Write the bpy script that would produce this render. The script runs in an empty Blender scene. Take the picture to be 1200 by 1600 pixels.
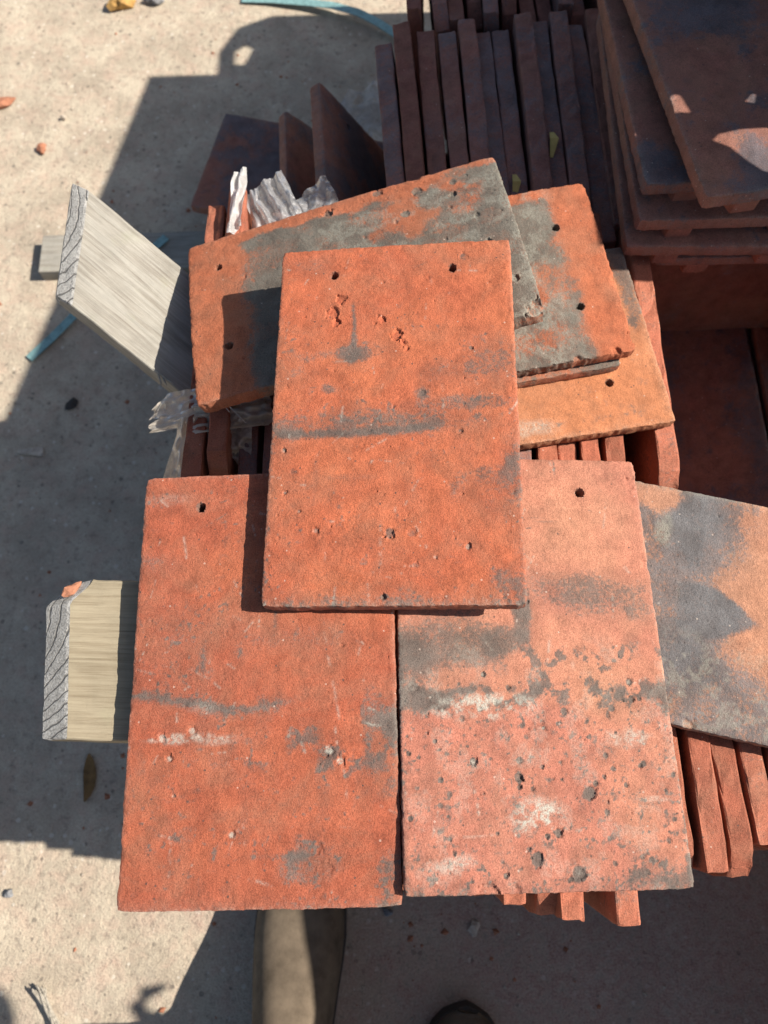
import bpy, bmesh, math, random
import numpy as np
from mathutils import Matrix, Vector, Euler

random.seed(11)
SC = bpy.context.scene
COL = SC.collection
R = math.radians

# ------------------------------------------------------------------ camera
cam = bpy.data.cameras.new('camera')
cam.sensor_fit = 'VERTICAL'
cam.sensor_height = 36.0
cam.sensor_width = 27.0
cam.lens = 27.0
cam.clip_start = 0.02
cam.clip_end = 600.0
cam.dof.use_dof = True
cam.dof.focus_distance = 0.50
cam.dof.aperture_fstop = 9.0
cam_o = bpy.data.objects.new('camera', cam)
cam_o.location = (0, 0, 1.0)
cam_o.rotation_euler = (R(18.5), 0, 0)
COL.objects.link(cam_o)
SC.camera = cam_o

# ------------------------------------------------------------------ sky, sun, exposure
SUN_EL, SUN_AZ = 43.3, 1.0          # elevation, and azimuth turned from +X towards +Y
world = bpy.data.worlds.new('World')
SC.world = world
world.use_nodes = True
wn = world.node_tree
sky = wn.nodes.new('ShaderNodeTexSky')
sky.sky_type = 'NISHITA'
sky.sun_disc = False
sky.dust_density = 1.4
sky.ozone_density = 0.8
sky.sun_elevation = R(SUN_EL)
sky.sun_rotation = R(90 - SUN_AZ)
bg = wn.nodes['Background']
bg.inputs['Strength'].default_value = 0.058
wn.links.new(sky.outputs['Color'], bg.inputs['Color'])
sun = bpy.data.lights.new('sun', 'SUN')
sun.energy = 4.2
sun.angle = R(0.53)
sun.color = (1.0, 0.94, 0.86)
sun_o = bpy.data.objects.new('sun', sun)
sdir = Vector((math.cos(R(SUN_EL)) * math.cos(R(SUN_AZ)), math.cos(R(SUN_EL)) * math.sin(R(SUN_AZ)), math.sin(R(SUN_EL))))
sun_o.rotation_euler = sdir.to_track_quat('Z', 'Y').to_euler()
sun_o.location = (3, 0, 4)
COL.objects.link(sun_o)
SC.view_settings.view_transform = 'Standard'
SC.view_settings.look = 'None'
SC.view_settings.gamma = 1.0
SC.view_settings.use_curve_mapping = False
SC.view_settings.exposure = 1.15
SC.cycles.max_bounces = 8
SC.cycles.transparent_max_bounces = 16

# ------------------------------------------------------------------ numpy noise
def _lat(seed):
    return np.random.RandomState(seed).rand(64, 64)
_LC = {}
def vn(x, y, seed=0):
    if seed not in _LC:
        _LC[seed] = _lat(seed)
    g = _LC[seed]
    x = np.asarray(x, float); y = np.asarray(y, float)
    xi = np.floor(x).astype(int); yi = np.floor(y).astype(int)
    fx = x - xi; fy = y - yi
    fx = fx * fx * (3 - 2 * fx); fy = fy * fy * (3 - 2 * fy)
    a = g[xi % 64, yi % 64]; b = g[(xi + 1) % 64, yi % 64]
    c = g[xi % 64, (yi + 1) % 64]; d = g[(xi + 1) % 64, (yi + 1) % 64]
    return a * (1 - fx) * (1 - fy) + b * fx * (1 - fy) + c * (1 - fx) * fy + d * fx * fy
def fbm(x, y, seed=0, o=4):
    s = 0; a = 0.5; t = 0
    for k in range(o):
        s = s + a * vn(x * 2 ** k + 13.7 * k, y * 2 ** k + 7.1 * k, seed + k)
        t += a; a *= 0.55
    return s / t
def sst(a, b, x):
    t = np.clip((x - a) / (b - a), 0, 1)
    return t * t * (3 - 2 * t)

# ------------------------------------------------------------------ node helpers
def new_mat(name):
    m = bpy.data.materials.new(name)
    m.use_nodes = True
    nt = m.node_tree
    return m, nt, nt.nodes['Principled BSDF']
class NT:
    def __init__(s, nt):
        s.nt = nt
    def n(s, typ, **kw):
        o = s.nt.nodes.new(typ)
        for k, v in kw.items():
            if k in o.inputs.keys():
                o.inputs[k].default_value = v
            else:
                setattr(o, k, v)
        return o
    def l(s, a, b):
        s.nt.links.new(a, b)
    def noise(s, vec, scale, detail=4, rough=0.6, dist=0.0):
        o = s.nt.nodes.new('ShaderNodeTexNoise')
        o.inputs['Scale'].default_value = scale
        o.inputs['Detail'].default_value = detail
        o.inputs['Roughness'].default_value = rough
        o.inputs['Distortion'].default_value = dist
        if vec is not None:
            s.l(vec, o.inputs['Vector'])
        return o.outputs['Fac']
    def ramp(s, fac, stops):
        o = s.nt.nodes.new('ShaderNodeValToRGB')
        e = o.color_ramp.elements
        while len(e) < len(stops):
            e.new(0.5)
        for k, (p, c) in enumerate(stops):
            e[k].position = p
            e[k].color = (c, c, c, 1) if not hasattr(c, '__len__') else (*c, 1)
        s.l(fac, o.inputs['Fac'])
        return o.outputs['Color']
    def mix(s, fac, a, b, mode='MIX'):
        o = s.nt.nodes.new('ShaderNodeMix')
        o.data_type = 'RGBA'
        o.blend_type = mode
        for sock, v in ((o.inputs[0], fac), (o.inputs[6], a), (o.inputs[7], b)):
            if hasattr(v, 'node'):
                s.l(v, sock)
            elif hasattr(v, '__len__'):
                sock.default_value = (*v, 1)
            else:
                sock.default_value = v
        return o.outputs[2]
    def math(s, op, a, b=0.0, clamp=False):
        o = s.nt.nodes.new('ShaderNodeMath')
        o.operation = op
        o.use_clamp = clamp
        for sock, v in ((o.inputs[0], a), (o.inputs[1], b)):
            if hasattr(v, 'node'):
                s.l(v, sock)
            else:
                sock.default_value = v
        return o.outputs[0]
    def bump(s, h, strength, dist, normal=None):
        o = s.nt.nodes.new('ShaderNodeBump')
        o.inputs['Strength'].default_value = strength
        o.inputs['Distance'].default_value = dist
        s.l(h, o.inputs['Height'])
        if normal is not None:
            s.l(normal, o.inputs['Normal'])
        return o.outputs['Normal']
    def offset(s, vec, src):
        o = s.nt.nodes.new('ShaderNodeVectorMath')
        o.operation = 'MULTIPLY_ADD'
        s.l(src, o.inputs[0])
        o.inputs[1].default_value = (7.3, 5.1, 3.7)
        s.l(vec, o.inputs[2])
        return o.outputs[0]

# ------------------------------------------------------------------ materials
def clay(name, red, buff, dark=(0.066, 0.056, 0.047), pale=(0.36, 0.34, 0.28), wild=0.0):
    """Old fired clay. Attribute 'mask': R soot and grime, G buff/orange body, B pale lichen and mortar.
    wild > 0 adds soot from noise and the object's own random number (tiles without a mask)."""
    m, nt, p = new_mat(name)
    t = NT(nt)
    tc = t.n('ShaderNodeTexCoord').outputs['Object']
    oi = t.n('ShaderNodeObjectInfo').outputs['Random']
    vec = t.offset(tc, oi)
    at = t.n('ShaderNodeAttribute', attribute_name='mask')
    sep = t.n('ShaderNodeSeparateColor')
    t.l(at.outputs['Color'], sep.inputs[0])
    soot, bf, pl = sep.outputs[0], sep.outputs[1], sep.outputs[2]
    big = t.noise(vec, 14, 5, 0.6, 0.4)
    mid = t.noise(vec, 70, 5, 0.65)
    fine = t.noise(vec, 420, 4, 0.7)
    grit = t.noise(vec, 1300, 2, 0.6)
    var = t.math('ADD', t.math('MULTIPLY', t.math('SUBTRACT', big, 0.5), 1.1), bf, True)
    col = t.mix(var, red, buff)
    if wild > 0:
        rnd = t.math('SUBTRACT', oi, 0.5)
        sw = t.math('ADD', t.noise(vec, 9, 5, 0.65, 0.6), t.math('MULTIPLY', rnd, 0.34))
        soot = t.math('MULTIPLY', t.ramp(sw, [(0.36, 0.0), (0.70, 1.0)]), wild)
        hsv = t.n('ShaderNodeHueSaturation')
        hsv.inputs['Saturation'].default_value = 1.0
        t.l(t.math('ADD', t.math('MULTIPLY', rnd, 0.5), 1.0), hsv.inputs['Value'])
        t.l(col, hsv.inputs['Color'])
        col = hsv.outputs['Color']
    # body mottle
    mot = t.ramp(mid, [(0.30, 0.62), (0.5, 1.0), (0.70, 1.28)])
    col = t.mix(0.75, col, mot, 'MULTIPLY')
    bloom = t.math('MULTIPLY', t.ramp(t.noise(vec, 26, 6, 0.72, 0.5), [(0.45, 0.0), (0.72, 1.0)]), 0.38)
    col = t.mix(bloom, col, (0.240, 0.142, 0.088))
    # soot broken up by grain
    brk = t.math('ADD', t.math('MULTIPLY', t.math('SUBTRACT', mid, 0.5), 0.9), t.math('MULTIPLY', t.math('SUBTRACT', fine, 0.5), 0.9))
    lin = t.math('MULTIPLY', soot, t.math('ADD', brk, 1.0), True)
    thr = t.ramp(t.math('ADD', soot, t.math('MULTIPLY', brk, 1.7)), [(0.34, 0.0), (0.66, 1.0)])
    thr = t.math('MULTIPLY', thr, t.ramp(soot, [(0.02, 0.0), (0.30, 1.0)]))
    s2 = t.math('ADD', t.math('MULTIPLY', lin, 0.42), t.math('MULTIPLY', thr, 0.52), True)
    dk = t.mix(t.ramp(t.noise(vec, 45, 4, 0.6), [(0.3, 0.0), (0.7, 1.0)]), dark, tuple(c * 2.0 for c in dark))
    col = t.mix(s2, col, dk)
    pb = t.math('MULTIPLY', pl, t.ramp(fine, [(0.36, 0.15), (0.55, 1.0)]), True)
    col = t.mix(pb, col, pale)
    # sandy grain, light and dark flecks
    gr = t.ramp(grit, [(0.28, 0.60), (0.5, 1.0), (0.72, 1.36)])
    col = t.mix(0.85, col, gr, 'MULTIPLY')
    vor = t.n('ShaderNodeTexVoronoi', feature='F1')
    vor.inputs['Scale'].default_value = 190
    t.l(vec, vor.inputs['Vector'])
    sel = t.math('LESS_THAN', vor.outputs['Distance'], 0.13)
    sc_ = t.n('ShaderNodeSeparateColor')
    t.l(vor.outputs['Color'], sc_.inputs[0])
    fl_l = t.math('MULTIPLY', sel, t.math('GREATER_THAN', sc_.outputs[0], 0.90))
    fl_d = t.math('MULTIPLY', sel, t.math('LESS_THAN', sc_.outputs[0], 0.20))
    col = t.mix(t.math('MULTIPLY', fl_l, 0.4), col, (0.52, 0.42, 0.34))
    col = t.mix(t.math('MULTIPLY', fl_d, 0.7), col, (0.05, 0.045, 0.04))
    t.l(col, p.inputs['Base Color'])
    p.inputs['Roughness'].default_value = 0.88
    p.inputs['Specular IOR Level'].default_value = 0.28
    h = t.math('ADD', t.math('MULTIPLY', fine, 1.0), t.math('MULTIPLY', grit, 0.55))
    n1 = t.bump(h, 0.6, 0.0011)
    n2 = t.bump(mid, 0.22, 0.0018, n1)
    t.l(n2, p.inputs['Normal'])
    return m

M_red = clay('fired_clay_red', (0.345, 0.089, 0.041), (0.425, 0.138, 0.059))
M_deep = clay('fired_clay_deep_red', (0.285, 0.074, 0.037), (0.360, 0.112, 0.051))
M_pink = clay('fired_clay_pink', (0.335, 0.124, 0.080), (0.415, 0.194, 0.112))
M_buff = clay('fired_clay_buff', (0.380, 0.140, 0.060), (0.420, 0.172, 0.080))
M_sooty = clay('sooty_clay', (0.330, 0.092, 0.040), (0.370, 0.140, 0.070), dark=(0.068, 0.066, 0.054), pale=(0.26, 0.25, 0.20))
M_blue = clay('blue_grey_clay', (0.340, 0.150, 0.085), (0.395, 0.205, 0.122), dark=(0.060, 0.063, 0.064), pale=(0.28, 0.26, 0.20))
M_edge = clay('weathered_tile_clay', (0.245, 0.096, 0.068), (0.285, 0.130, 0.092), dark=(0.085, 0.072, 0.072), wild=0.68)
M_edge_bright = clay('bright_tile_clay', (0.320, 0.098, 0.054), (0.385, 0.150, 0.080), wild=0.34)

def wood(name, c1, c2, axis, rough_end=False):
    m, nt, p = new_mat(name)
    t = NT(nt)
    tc = t.n('ShaderNodeTexCoord').outputs['Object']
    mp = t.n('ShaderNodeMapping')
    sc = [1, 1, 1]
    sc[axis] = 0.09
    mp.inputs['Scale'].default_value = sc
    t.l(tc, mp.inputs['Vector'])
    v = mp.outputs[0]
    mp2 = t.n('ShaderNodeMapping')
    sc2 = [1, 1, 1]
    sc2[axis] = 0.022
    mp2.inputs['Scale'].default_value = sc2
    t.l(tc, mp2.inputs['Vector'])
    band = t.noise(v, 120, 3, 0.5, 1.6)
    fib = t.noise(mp2.outputs[0], 1500, 5, 0.75)
    fib2 = t.noise(mp2.outputs[0], 480, 4, 0.7, 0.3)
    big = t.noise(tc, 26, 5, 0.65, 0.6)
    g = t.math('ADD', t.math('ADD', t.math('MULTIPLY', band, 0.45), t.math('MULTIPLY', fib, 0.40)), t.math('MULTIPLY', fib2, 0.35))
    col = t.mix(t.ramp(g, [(0.48, 0.0), (0.66, 1.0)]), c2, c1)
    dk = t.math('MULTIPLY', t.ramp(fib2, [(0.26, 1.0), (0.38, 0.0)]), 0.6)
    col = t.mix(dk, col, tuple(c * 0.45 for c in c2))
    col = t.mix(0.6, col, t.ramp(big, [(0.3, 0.70), (0.55, 1.0), (0.75, 1.15)]), 'MULTIPLY')
    gn = t.math('MULTIPLY', t.ramp(t.noise(tc, 30, 3, 0.6), [(0.60, 0.0), (0.80, 1.0)]), 0.25)
    col = t.mix(gn, col, (0.25, 0.26, 0.15))
    t.l(col, p.inputs['Base Color'])
    p.inputs['Roughness'].default_value = 0.85
    p.inputs['Specular IOR Level'].default_value = 0.25
    t.l(t.bump(g, 0.6, 0.0016), p.inputs['Normal'])
    return m
M_wood1 = wood('weathered_pine', (0.305, 0.285, 0.240), (0.200, 0.176, 0.140), 0)
M_wood2 = wood('tan_pine', (0.31, 0.26, 0.175), (0.22, 0.175, 0.112), 0)
def endgrain():
    m, nt, p = new_mat('sawn_end_grain')
    t = NT(nt)
    tc = t.n('ShaderNodeTexCoord').outputs['Object']
    mp = t.n('ShaderNodeMapping')
    mp.inputs['Location'].default_value = (0, 0.02, 0.075)
    t.l(tc, mp.inputs['Vector'])
    wv = t.n('ShaderNodeTexWave', wave_type='RINGS', rings_direction='X')
    wv.inputs['Scale'].default_value = 62
    wv.inputs['Distortion'].default_value = 1.6
    wv.inputs['Detail'].default_value = 2
    wv.inputs['Detail Scale'].default_value = 2.0
    t.l(mp.outputs[0], wv.inputs['Vector'])
    grit = t.noise(tc, 700, 4, 0.75)
    big = t.noise(tc, 50, 4, 0.6)
    rg = t.ramp(wv.outputs['Fac'], [(0.0, 0.0), (0.11, 1.0)])
    rg = t.mix(0.35, rg, t.ramp(grit, [(0.36, 0.0), (0.52, 1.0)]), 'MULTIPLY')
    col = t.mix(rg, (0.145, 0.135, 0.118), (0.43, 0.41, 0.37))
    col = t.mix(0.7, col, t.ramp(grit, [(0.3, 0.55), (0.6, 1.15)]), 'MULTIPLY')
    col = t.mix(0.6, col, t.ramp(big, [(0.3, 0.6), (0.6, 1.1)]), 'MULTIPLY')
    t.l(col, p.inputs['Base Color'])
    p.inputs['Roughness'].default_value = 0.95
    hh = t.math('ADD', t.math('MULTIPLY', rg, 0.8), t.math('MULTIPLY', grit, 0.6))
    t.l(t.bump(hh, 0.8, 0.0016), p.inputs['Normal'])
    return m
M_end = endgrain()

def ground_mat():
    m, nt, p = new_mat('dusty_concrete')
    t = NT(nt)
    tc = t.n('ShaderNodeTexCoord').outputs['Object']
    big = t.noise(tc, 3.2, 5, 0.6, 0.3)
    mid = t.noise(tc, 16, 6, 0.68, 0.3)
    fine = t.noise(tc, 95, 5, 0.7)
    grit = t.noise(tc, 420, 3, 0.65)
    col = t.mix(t.ramp(mid, [(0.34, 0.0), (0.62, 1.0)]), (0.345, 0.285, 0.212), (0.470, 0.400, 0.300))
    pk = t.noise(tc, 38, 4, 0.65, 0.4)
    col = t.mix(t.ramp(pk, [(0.46, 0.0), (0.66, 0.7)]), col, (0.430, 0.320, 0.240))
    col = t.mix(t.ramp(fine, [(0.30, 0.75), (0.47, 0.0)]), col, (0.20, 0.160, 0.125))
    col = t.mix(0.75, col, t.ramp(grit, [(0.25, 0.62), (0.5, 1.0), (0.75, 1.22)]), 'MULTIPLY')
    lm = t.noise(tc, 7, 5, 0.7, 0.5)
    col = t.mix(0.8, col, t.ramp(lm, [(0.30, 0.80), (0.5, 1.0), (0.70, 1.12)]), 'MULTIPLY')
    # worn aggregate: dark and light stones a few mm across
    vor = t.n('ShaderNodeTexVoronoi', feature='F1')
    vor.inputs['Scale'].default_value = 120
    t.l(tc, vor.inputs['Vector'])
    sp = t.n('ShaderNodeSeparateColor')
    t.l(vor.outputs['Color'], sp.inputs[0])
    dot = t.math('LESS_THAN', vor.outputs['Distance'], t.math('MULTIPLY', sp.outputs[1], 0.38))
    col = t.mix(t.math('MULTIPLY', t.math('MULTIPLY', dot, t.math('LESS_THAN', sp.outputs[0], 0.16)), 0.55), col, (0.095, 0.080, 0.066))
    col = t.mix(t.math('MULTIPLY', t.math('MULTIPLY', dot, t.math('GREATER_THAN', sp.outputs[0], 0.82)), 0.6), col, (0.56, 0.50, 0.41))
    # brick dust trodden in around the pallet
    sx = t.n('ShaderNodeSeparateXYZ')
    t.l(tc, sx.inputs[0])
    dx = t.math('SUBTRACT', sx.outputs[0], 0.32)
    dy = t.math('ADD', sx.outputs[1], 0.16)
    dd = t.math('SQRT', t.math('ADD', t.math('MULTIPLY', dx, dx), t.math('MULTIPLY', dy, dy)))
    dust = t.math('ADD', t.math('MULTIPLY', t.math('SUBTRACT', 0.55, dd), 1.6), t.math('MULTIPLY', t.math('SUBTRACT', mid, 0.45), 2.4))
    dust = t.math('MULTIPLY', t.math('MULTIPLY', t.ramp(dust, [(0.1, 0.0), (0.75, 1.0)]), 0.75), 1.0, True)
    dust = t.math('MULTIPLY', dust, t.ramp(fine, [(0.36, 0.25), (0.56, 1.0)]))
    col = t.mix(dust, col, t.mix(t.ramp(grit, [(0.35, 0.0), (0.65, 1.0)]), (0.215, 0.110, 0.085), (0.370, 0.230, 0.185)))
    # damp old stains
    st = t.math('MULTIPLY', t.ramp(t.noise(tc, 9, 4, 0.6, 0.8), [(0.60, 0.0), (0.72, 1.0)]), 0.3)
    col = t.mix(st, col, (0.245, 0.205, 0.165))
    t.l(col, p.inputs['Base Color'])
    p.inputs['Roughness'].default_value = 0.93
    p.inputs['Specular IOR Level'].default_value = 0.2
    h = t.math('ADD', t.math('MULTIPLY', fine, 1.0), t.math('MULTIPLY', grit, 0.5))
    n1 = t.bump(h, 0.8, 0.004)
    n2 = t.bump(mid, 0.35, 0.008, n1)
    t.l(n2, p.inputs['Normal'])
    return m
M_ground = ground_mat()

def simple(name, c, rough=0.7, spec=0.3, var=0.4, scale=60, bumpd=0.001):
    m, nt, p = new_mat(name)
    t = NT(nt)
    tc = t.n('ShaderNodeTexCoord').outputs['Object']
    n = t.noise(tc, scale, 5, 0.65)
    col = t.mix(1.0, c, t.ramp(n, [(0.3, 1 - var), (0.5, 1.0), (0.75, 1 + var)]), 'MULTIPLY')
    t.l(col, p.inputs['Base Color'])
    p.inputs['Roughness'].default_value = rough
    p.inputs['Specular IOR Level'].default_value = spec
    t.l(t.bump(n, 0.5, bumpd), p.inputs['Normal'])
    return m
M_strap = simple('teal_strapping', (0.17, 0.29, 0.28), 0.4, 0.5, 0.35, 160, 0.0012)
M_stone = simple('stone_chip', (0.40, 0.34, 0.27), 0.9, 0.2, 0.4, 120)
M_ochre = simple('ochre_stone', (0.46, 0.27, 0.09), 0.9, 0.2, 0.45, 70)
M_greyst = simple('grey_stone', (0.20, 0.20, 0.20), 0.9, 0.2, 0.4, 90)
M_leaf = simple('dead_leaf', (0.17, 0.095, 0.035), 0.8, 0.2, 0.4, 90)
M_yleaf = simple('yellow_leaf', (0.48, 0.34, 0.11), 0.8, 0.2, 0.3, 90)
M_suede = simple('brown_suede', (0.130, 0.100, 0.070), 0.95, 0.1, 0.35, 45)
M_sole = simple('dark_rubber', (0.060, 0.050, 0.040), 0.8, 0.3, 0.3, 90)
M_lace = simple('tan_lace', (0.42, 0.33, 0.20), 0.9, 0.2, 0.3, 300)
M_rope = simple('grey_fibre', (0.30, 0.27, 0.22), 0.95, 0.1, 0.5, 260, 0.002)
M_ply = simple('plywood', (0.32, 0.22, 0.13), 0.8, 0.2, 0.25, 25)
M_black = simple('black_grit', (0.05, 0.045, 0.04), 0.9, 0.2, 0.3, 90)
M_iron = simple('rusty_iron', (0.10, 0.055, 0.035), 0.8, 0.3, 0.4, 120)
M_frag = simple('broken_clay', (0.30, 0.13, 0.075), 0.9, 0.2, 0.3, 200)

def film(name, tint, opac):
    m, nt, p = new_mat(name)
    nt.nodes.remove(p)
    t = NT(nt)
    out = nt.nodes['Material Output']
    tc = t.n('ShaderNodeTexCoord').outputs['Object']
    n = t.noise(tc, 60, 5, 0.7, 0.8)
    tr = t.n('ShaderNodeBsdfTransparent')
    tr.inputs['Color'].default_value = (0.93, 0.91, 0.87, 1)
    df = t.n('ShaderNodeBsdfDiffuse')
    df.inputs['Color'].default_value = (*tint, 1)
    tl = t.n('ShaderNodeBsdfTranslucent')
    tl.inputs['Color'].default_value = (*tint, 1)
    gl = t.n('ShaderNodeBsdfGlossy')
    gl.inputs['Roughness'].default_value = 0.2
    b = t.bump(n, 0.6, 0.003)
    for s in (df, tl, gl):
        t.l(b, s.inputs['Normal'])
    m1 = t.n('ShaderNodeMixShader'); m1.inputs[0].default_value = 0.5
    t.l(df.outputs[0], m1.inputs[1]); t.l(tl.outputs[0], m1.inputs[2])
    m2 = t.n('ShaderNodeMixShader')
    t.l(t.ramp(n, [(0.3, max(0, opac - 0.15)), (0.7, min(1, opac + 0.2))]), m2.inputs[0])
    t.l(tr.outputs[0], m2.inputs[1]); t.l(m1.outputs[0], m2.inputs[2])
    fr = t.n('ShaderNodeFresnel'); fr.inputs[0].default_value = 1.5
    t.l(b, fr.inputs['Normal'])
    m3 = t.n('ShaderNodeMixShader')
    t.l(t.math('MULTIPLY', fr.outputs[0], 0.3), m3.inputs[0]); t.l(m2.outputs[0], m3.inputs[1]); t.l(gl.outputs[0], m3.inputs[2])
    t.l(m3.outputs[0], out.inputs['Surface'])
    return m
M_film = film('dusty_clear_film', (0.78, 0.71, 0.60), 0.66)
M_film_w = film('milky_film', (0.74, 0.74, 0.75), 0.38)
M_white = film('white_film', (0.70, 0.69, 0.66), 0.93)

# ------------------------------------------------------------------ object helpers
def link(name, me, mat=None, parent=None, smooth=False):
    o = bpy.data.objects.new(name, me)
    COL.objects.link(o)
    if mat is not None and len(me.materials) == 0:
        for mm in (mat if isinstance(mat, (list, tuple)) else [mat]):
            me.materials.append(mm)
    if parent is not None:
        o.parent = parent
    if smooth:
        me.polygons.foreach_set('use_smooth', [True] * len(me.polygons))
    return o
def tag(o, label, cat, group=None, kind=None):
    o['label'] = label
    if cat:
        o['category'] = cat
    if group:
        o['group'] = group
    if kind or cat == 'roof tile':
        o['kind'] = kind or 'thing'
    return o
def mesh(name, v, f):
    me = bpy.data.meshes.new(name)
    me.from_pydata([tuple(map(float, p)) for p in v], [], f)
    me.validate(clean_customdata=False)
    me.update()
    return me
def prism(name, poly, z0, z1, bev=0.0):
    """poly: list of (x, y) counter-clockwise."""
    bm = bmesh.new()
    lo = [bm.verts.new((x, y, z0)) for x, y in poly]
    hi = [bm.verts.new((x, y, z1)) for x, y in poly]
    bm.faces.new(hi)
    bm.faces.new(lo[::-1])
    n = len(poly)
    for i in range(n):
        bm.faces.new((lo[i], lo[(i + 1) % n], hi[(i + 1) % n], hi[i]))
    if bev:
        bmesh.ops.bevel(bm, geom=list(bm.edges), offset=bev, segments=2, profile=0.6, affect='EDGES')
    bmesh.ops.recalc_face_normals(bm, faces=bm.faces)
    me = bpy.data.meshes.new(name)
    bm.to_mesh(me)
    bm.free()
    return me

# ------------------------------------------------------------------ detailed flat tile
def blob(U, V, u, v, ru, rv, seed=3, warp=0.35, soft=0.5):
    """soft irregular patch; u,v in 0..1 of the tile (v measured from the head)"""
    wu = (fbm(U * 9 + seed * 3.1, V * 14, seed) - 0.5) * 2 * warp
    wv = (fbm(U * 9 + 40, V * 14 + seed * 1.7, seed + 9) - 0.5) * 2 * warp
    d = np.sqrt(((U - u) / ru + wu) ** 2 + ((V - v) / rv + wv) ** 2)
    return 1 - sst(1 - soft, 1 + soft, d)

def flat_tile_mesh(name, W, L, T, seed, nx, ny, holes, stain, pits, camber=(0.0, 0.0), chips=(), rag=1.0):
    """Top surface at z=0 round the origin; head towards +y. stain(U,V,X,Y)->(soot,buff,pale);
    pits: (u, v, radius_mm, depth_mm); holes: (u, v)"""
    xs = np.linspace(-W / 2, W / 2, nx)
    ys = np.linspace(-L / 2, L / 2, ny)
    X, Y = np.meshgrid(xs, ys, indexing='ij')
    U = (X + W / 2) / W
    V = (L / 2 - Y) / L
    mm = 1000.0
    # ragged outline: push the border in by noise
    ex = np.minimum(X + W / 2, W / 2 - X); ey = np.minimum(Y + L / 2, L / 2 - Y)
    e = np.minimum(ex, ey)
    fall = np.exp(-e / 0.006)
    rg = (fbm(X * 120 + seed, Y * 120, seed, 4) - 0.5) * 0.0012 * rag + (fbm(X * 25, Y * 25 + seed, seed + 5, 3) - 0.5) * 0.0010 * rag
    fx_ = np.exp(-ex / 0.006); fy_ = np.exp(-ey / 0.006)
    X2 = X - np.sign(X) * np.abs(rg) * fx_
    Y2 = Y - np.sign(Y) * np.abs(rg) * fy_
    # rounded plan corners
    cr = np.exp(-(np.hypot(W / 2 - np.abs(X), L / 2 - np.abs(Y)) / 0.0035) ** 2)
    X2 -= np.sign(X) * cr * 0.0008; Y2 -= np.sign(Y) * cr * 0.0008
    Z = -0.0005 * np.exp(-(e / 0.0010)) - 0.0006 * fall * np.clip(fbm(X * 220, Y * 160 + 3 * seed, seed + 2, 3) - 0.45, 0, 1) * 3
    # broad undulation and fine skin
    Z += (fbm(X * 18 + seed, Y * 14, seed + 3, 3) - 0.5) * 0.0022
    Z += (fbm(X * 240, Y * 240 + seed, seed + 4, 3) - 0.5) * 0.00045
    soot, buff, pale = stain(U, V, X * mm, Y * mm)
    soot = np.clip(soot, 0, 1); buff = np.clip(buff, -1, 1); pale = np.clip(pale, 0, 1)
    # pits and spalls with ragged rims
    for k, (u, v, r, dep) in enumerate(pits):
        dx = (X + W / 2 - u * W) * mm; dy = (L / 2 - v * L - Y) * mm
        rr = np.hypot(dx, dy)
        msk = rr < r * 2.2
        if not msk.any():
            continue
        wob = (fbm(X[msk] * mm * 0.45 + 9.1 * k, Y[msk] * mm * 0.45, seed + 11 + k % 7, 3) - 0.5) * 1.5
        d = rr[msk] / r + wob
        q = 1 - sst(0.70, 1.0, d)
        Z[msk] -= q * dep / mm * (0.65 + 0.7 * fbm(X[msk] * mm * 0.9, Y[msk] * mm * 0.9 + k, seed + 21, 3))
        Z[msk] += 0.00025 * np.exp(-((d - 1.1) / 0.12) ** 2)
    for (u, v, r, dep) in chips:      # broken edges
        dx = (X + W / 2 - u * W) * mm; dy = (L / 2 - v * L - Y) * mm
        d = np.hypot(dx, dy) / r + (fbm(X * mm * 0.35, Y * mm * 0.35, seed + 31, 4) - 0.5) * 1.2
        q = 1 - sst(0.55, 1.0, d)
        Z -= q * dep / mm
        soot = soot * (1 - 0.5 * q)
    for (u, v) in holes:
        dx = (X + W / 2 - u * W) * mm; dy = (L / 2 - v * L - Y) * mm
        d = np.hypot(dx, dy * 0.92) + (fbm(X * mm * 0.6, Y * mm * 0.6, seed + 41, 2) - 0.5) * 1.2
        q = 1 - sst(2.3, 3.0, d)
        Z -= q * (T - 0.0005)
        soot = np.clip(soot + 0.5 * (1 - sst(2.4, 4.6, d)), 0, 1)
    # camber (bow along the length and across)
    cz = camber[0] * (1 - (Y / (L / 2)) ** 2) + camber[1] * (1 - (X / (W / 2)) ** 2)
    Zt = Z + cz
    nv = nx * ny
    verts = [np.stack([X2, Y2, Zt], -1).reshape(-1, 3)]
    masks = [np.stack([soot, buff, pale], -1).reshape(-1, 3)]
    idx = np.arange(nv).reshape(nx, ny)
    quads = np.stack([idx[:-1, :-1], idx[1:, :-1], idx[1:, 1:], idx[:-1, 1:]], -1).reshape(-1, 4)
    per = np.concatenate([idx[:, 0], idx[-1, 1:], idx[-2::-1, -1], idx[0, -2:0:-1]])
    P = verts[0][per]
    base_m = masks[0][per]
    nrm = np.zeros_like(P)
    nrm[:, 0] = np.where(np.abs(np.abs(X.reshape(-1)[per]) - W / 2) < 1e-6, np.sign(P[:, 0]), 0)
    nrm[:, 1] = np.where(np.abs(np.abs(Y.reshape(-1)[per]) - L / 2) < 1e-6, np.sign(P[:, 1]), 0)
    ln = np.maximum(np.hypot(nrm[:, 0], nrm[:, 1]), 1e-9)[:, None]
    nrm /= ln
    czp = cz.reshape(-1)[per]
    start = nv
    prev = per
    n = len(per)
    s_arc = np.arange(n)
    levels = [(0.0006, 0.0002), (0.003, 0.0004), (0.35 * T, 0.0005), (0.65 * T, 0.0004), (T - 0.0010, 0.0002), (T, -0.0006)]
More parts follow.
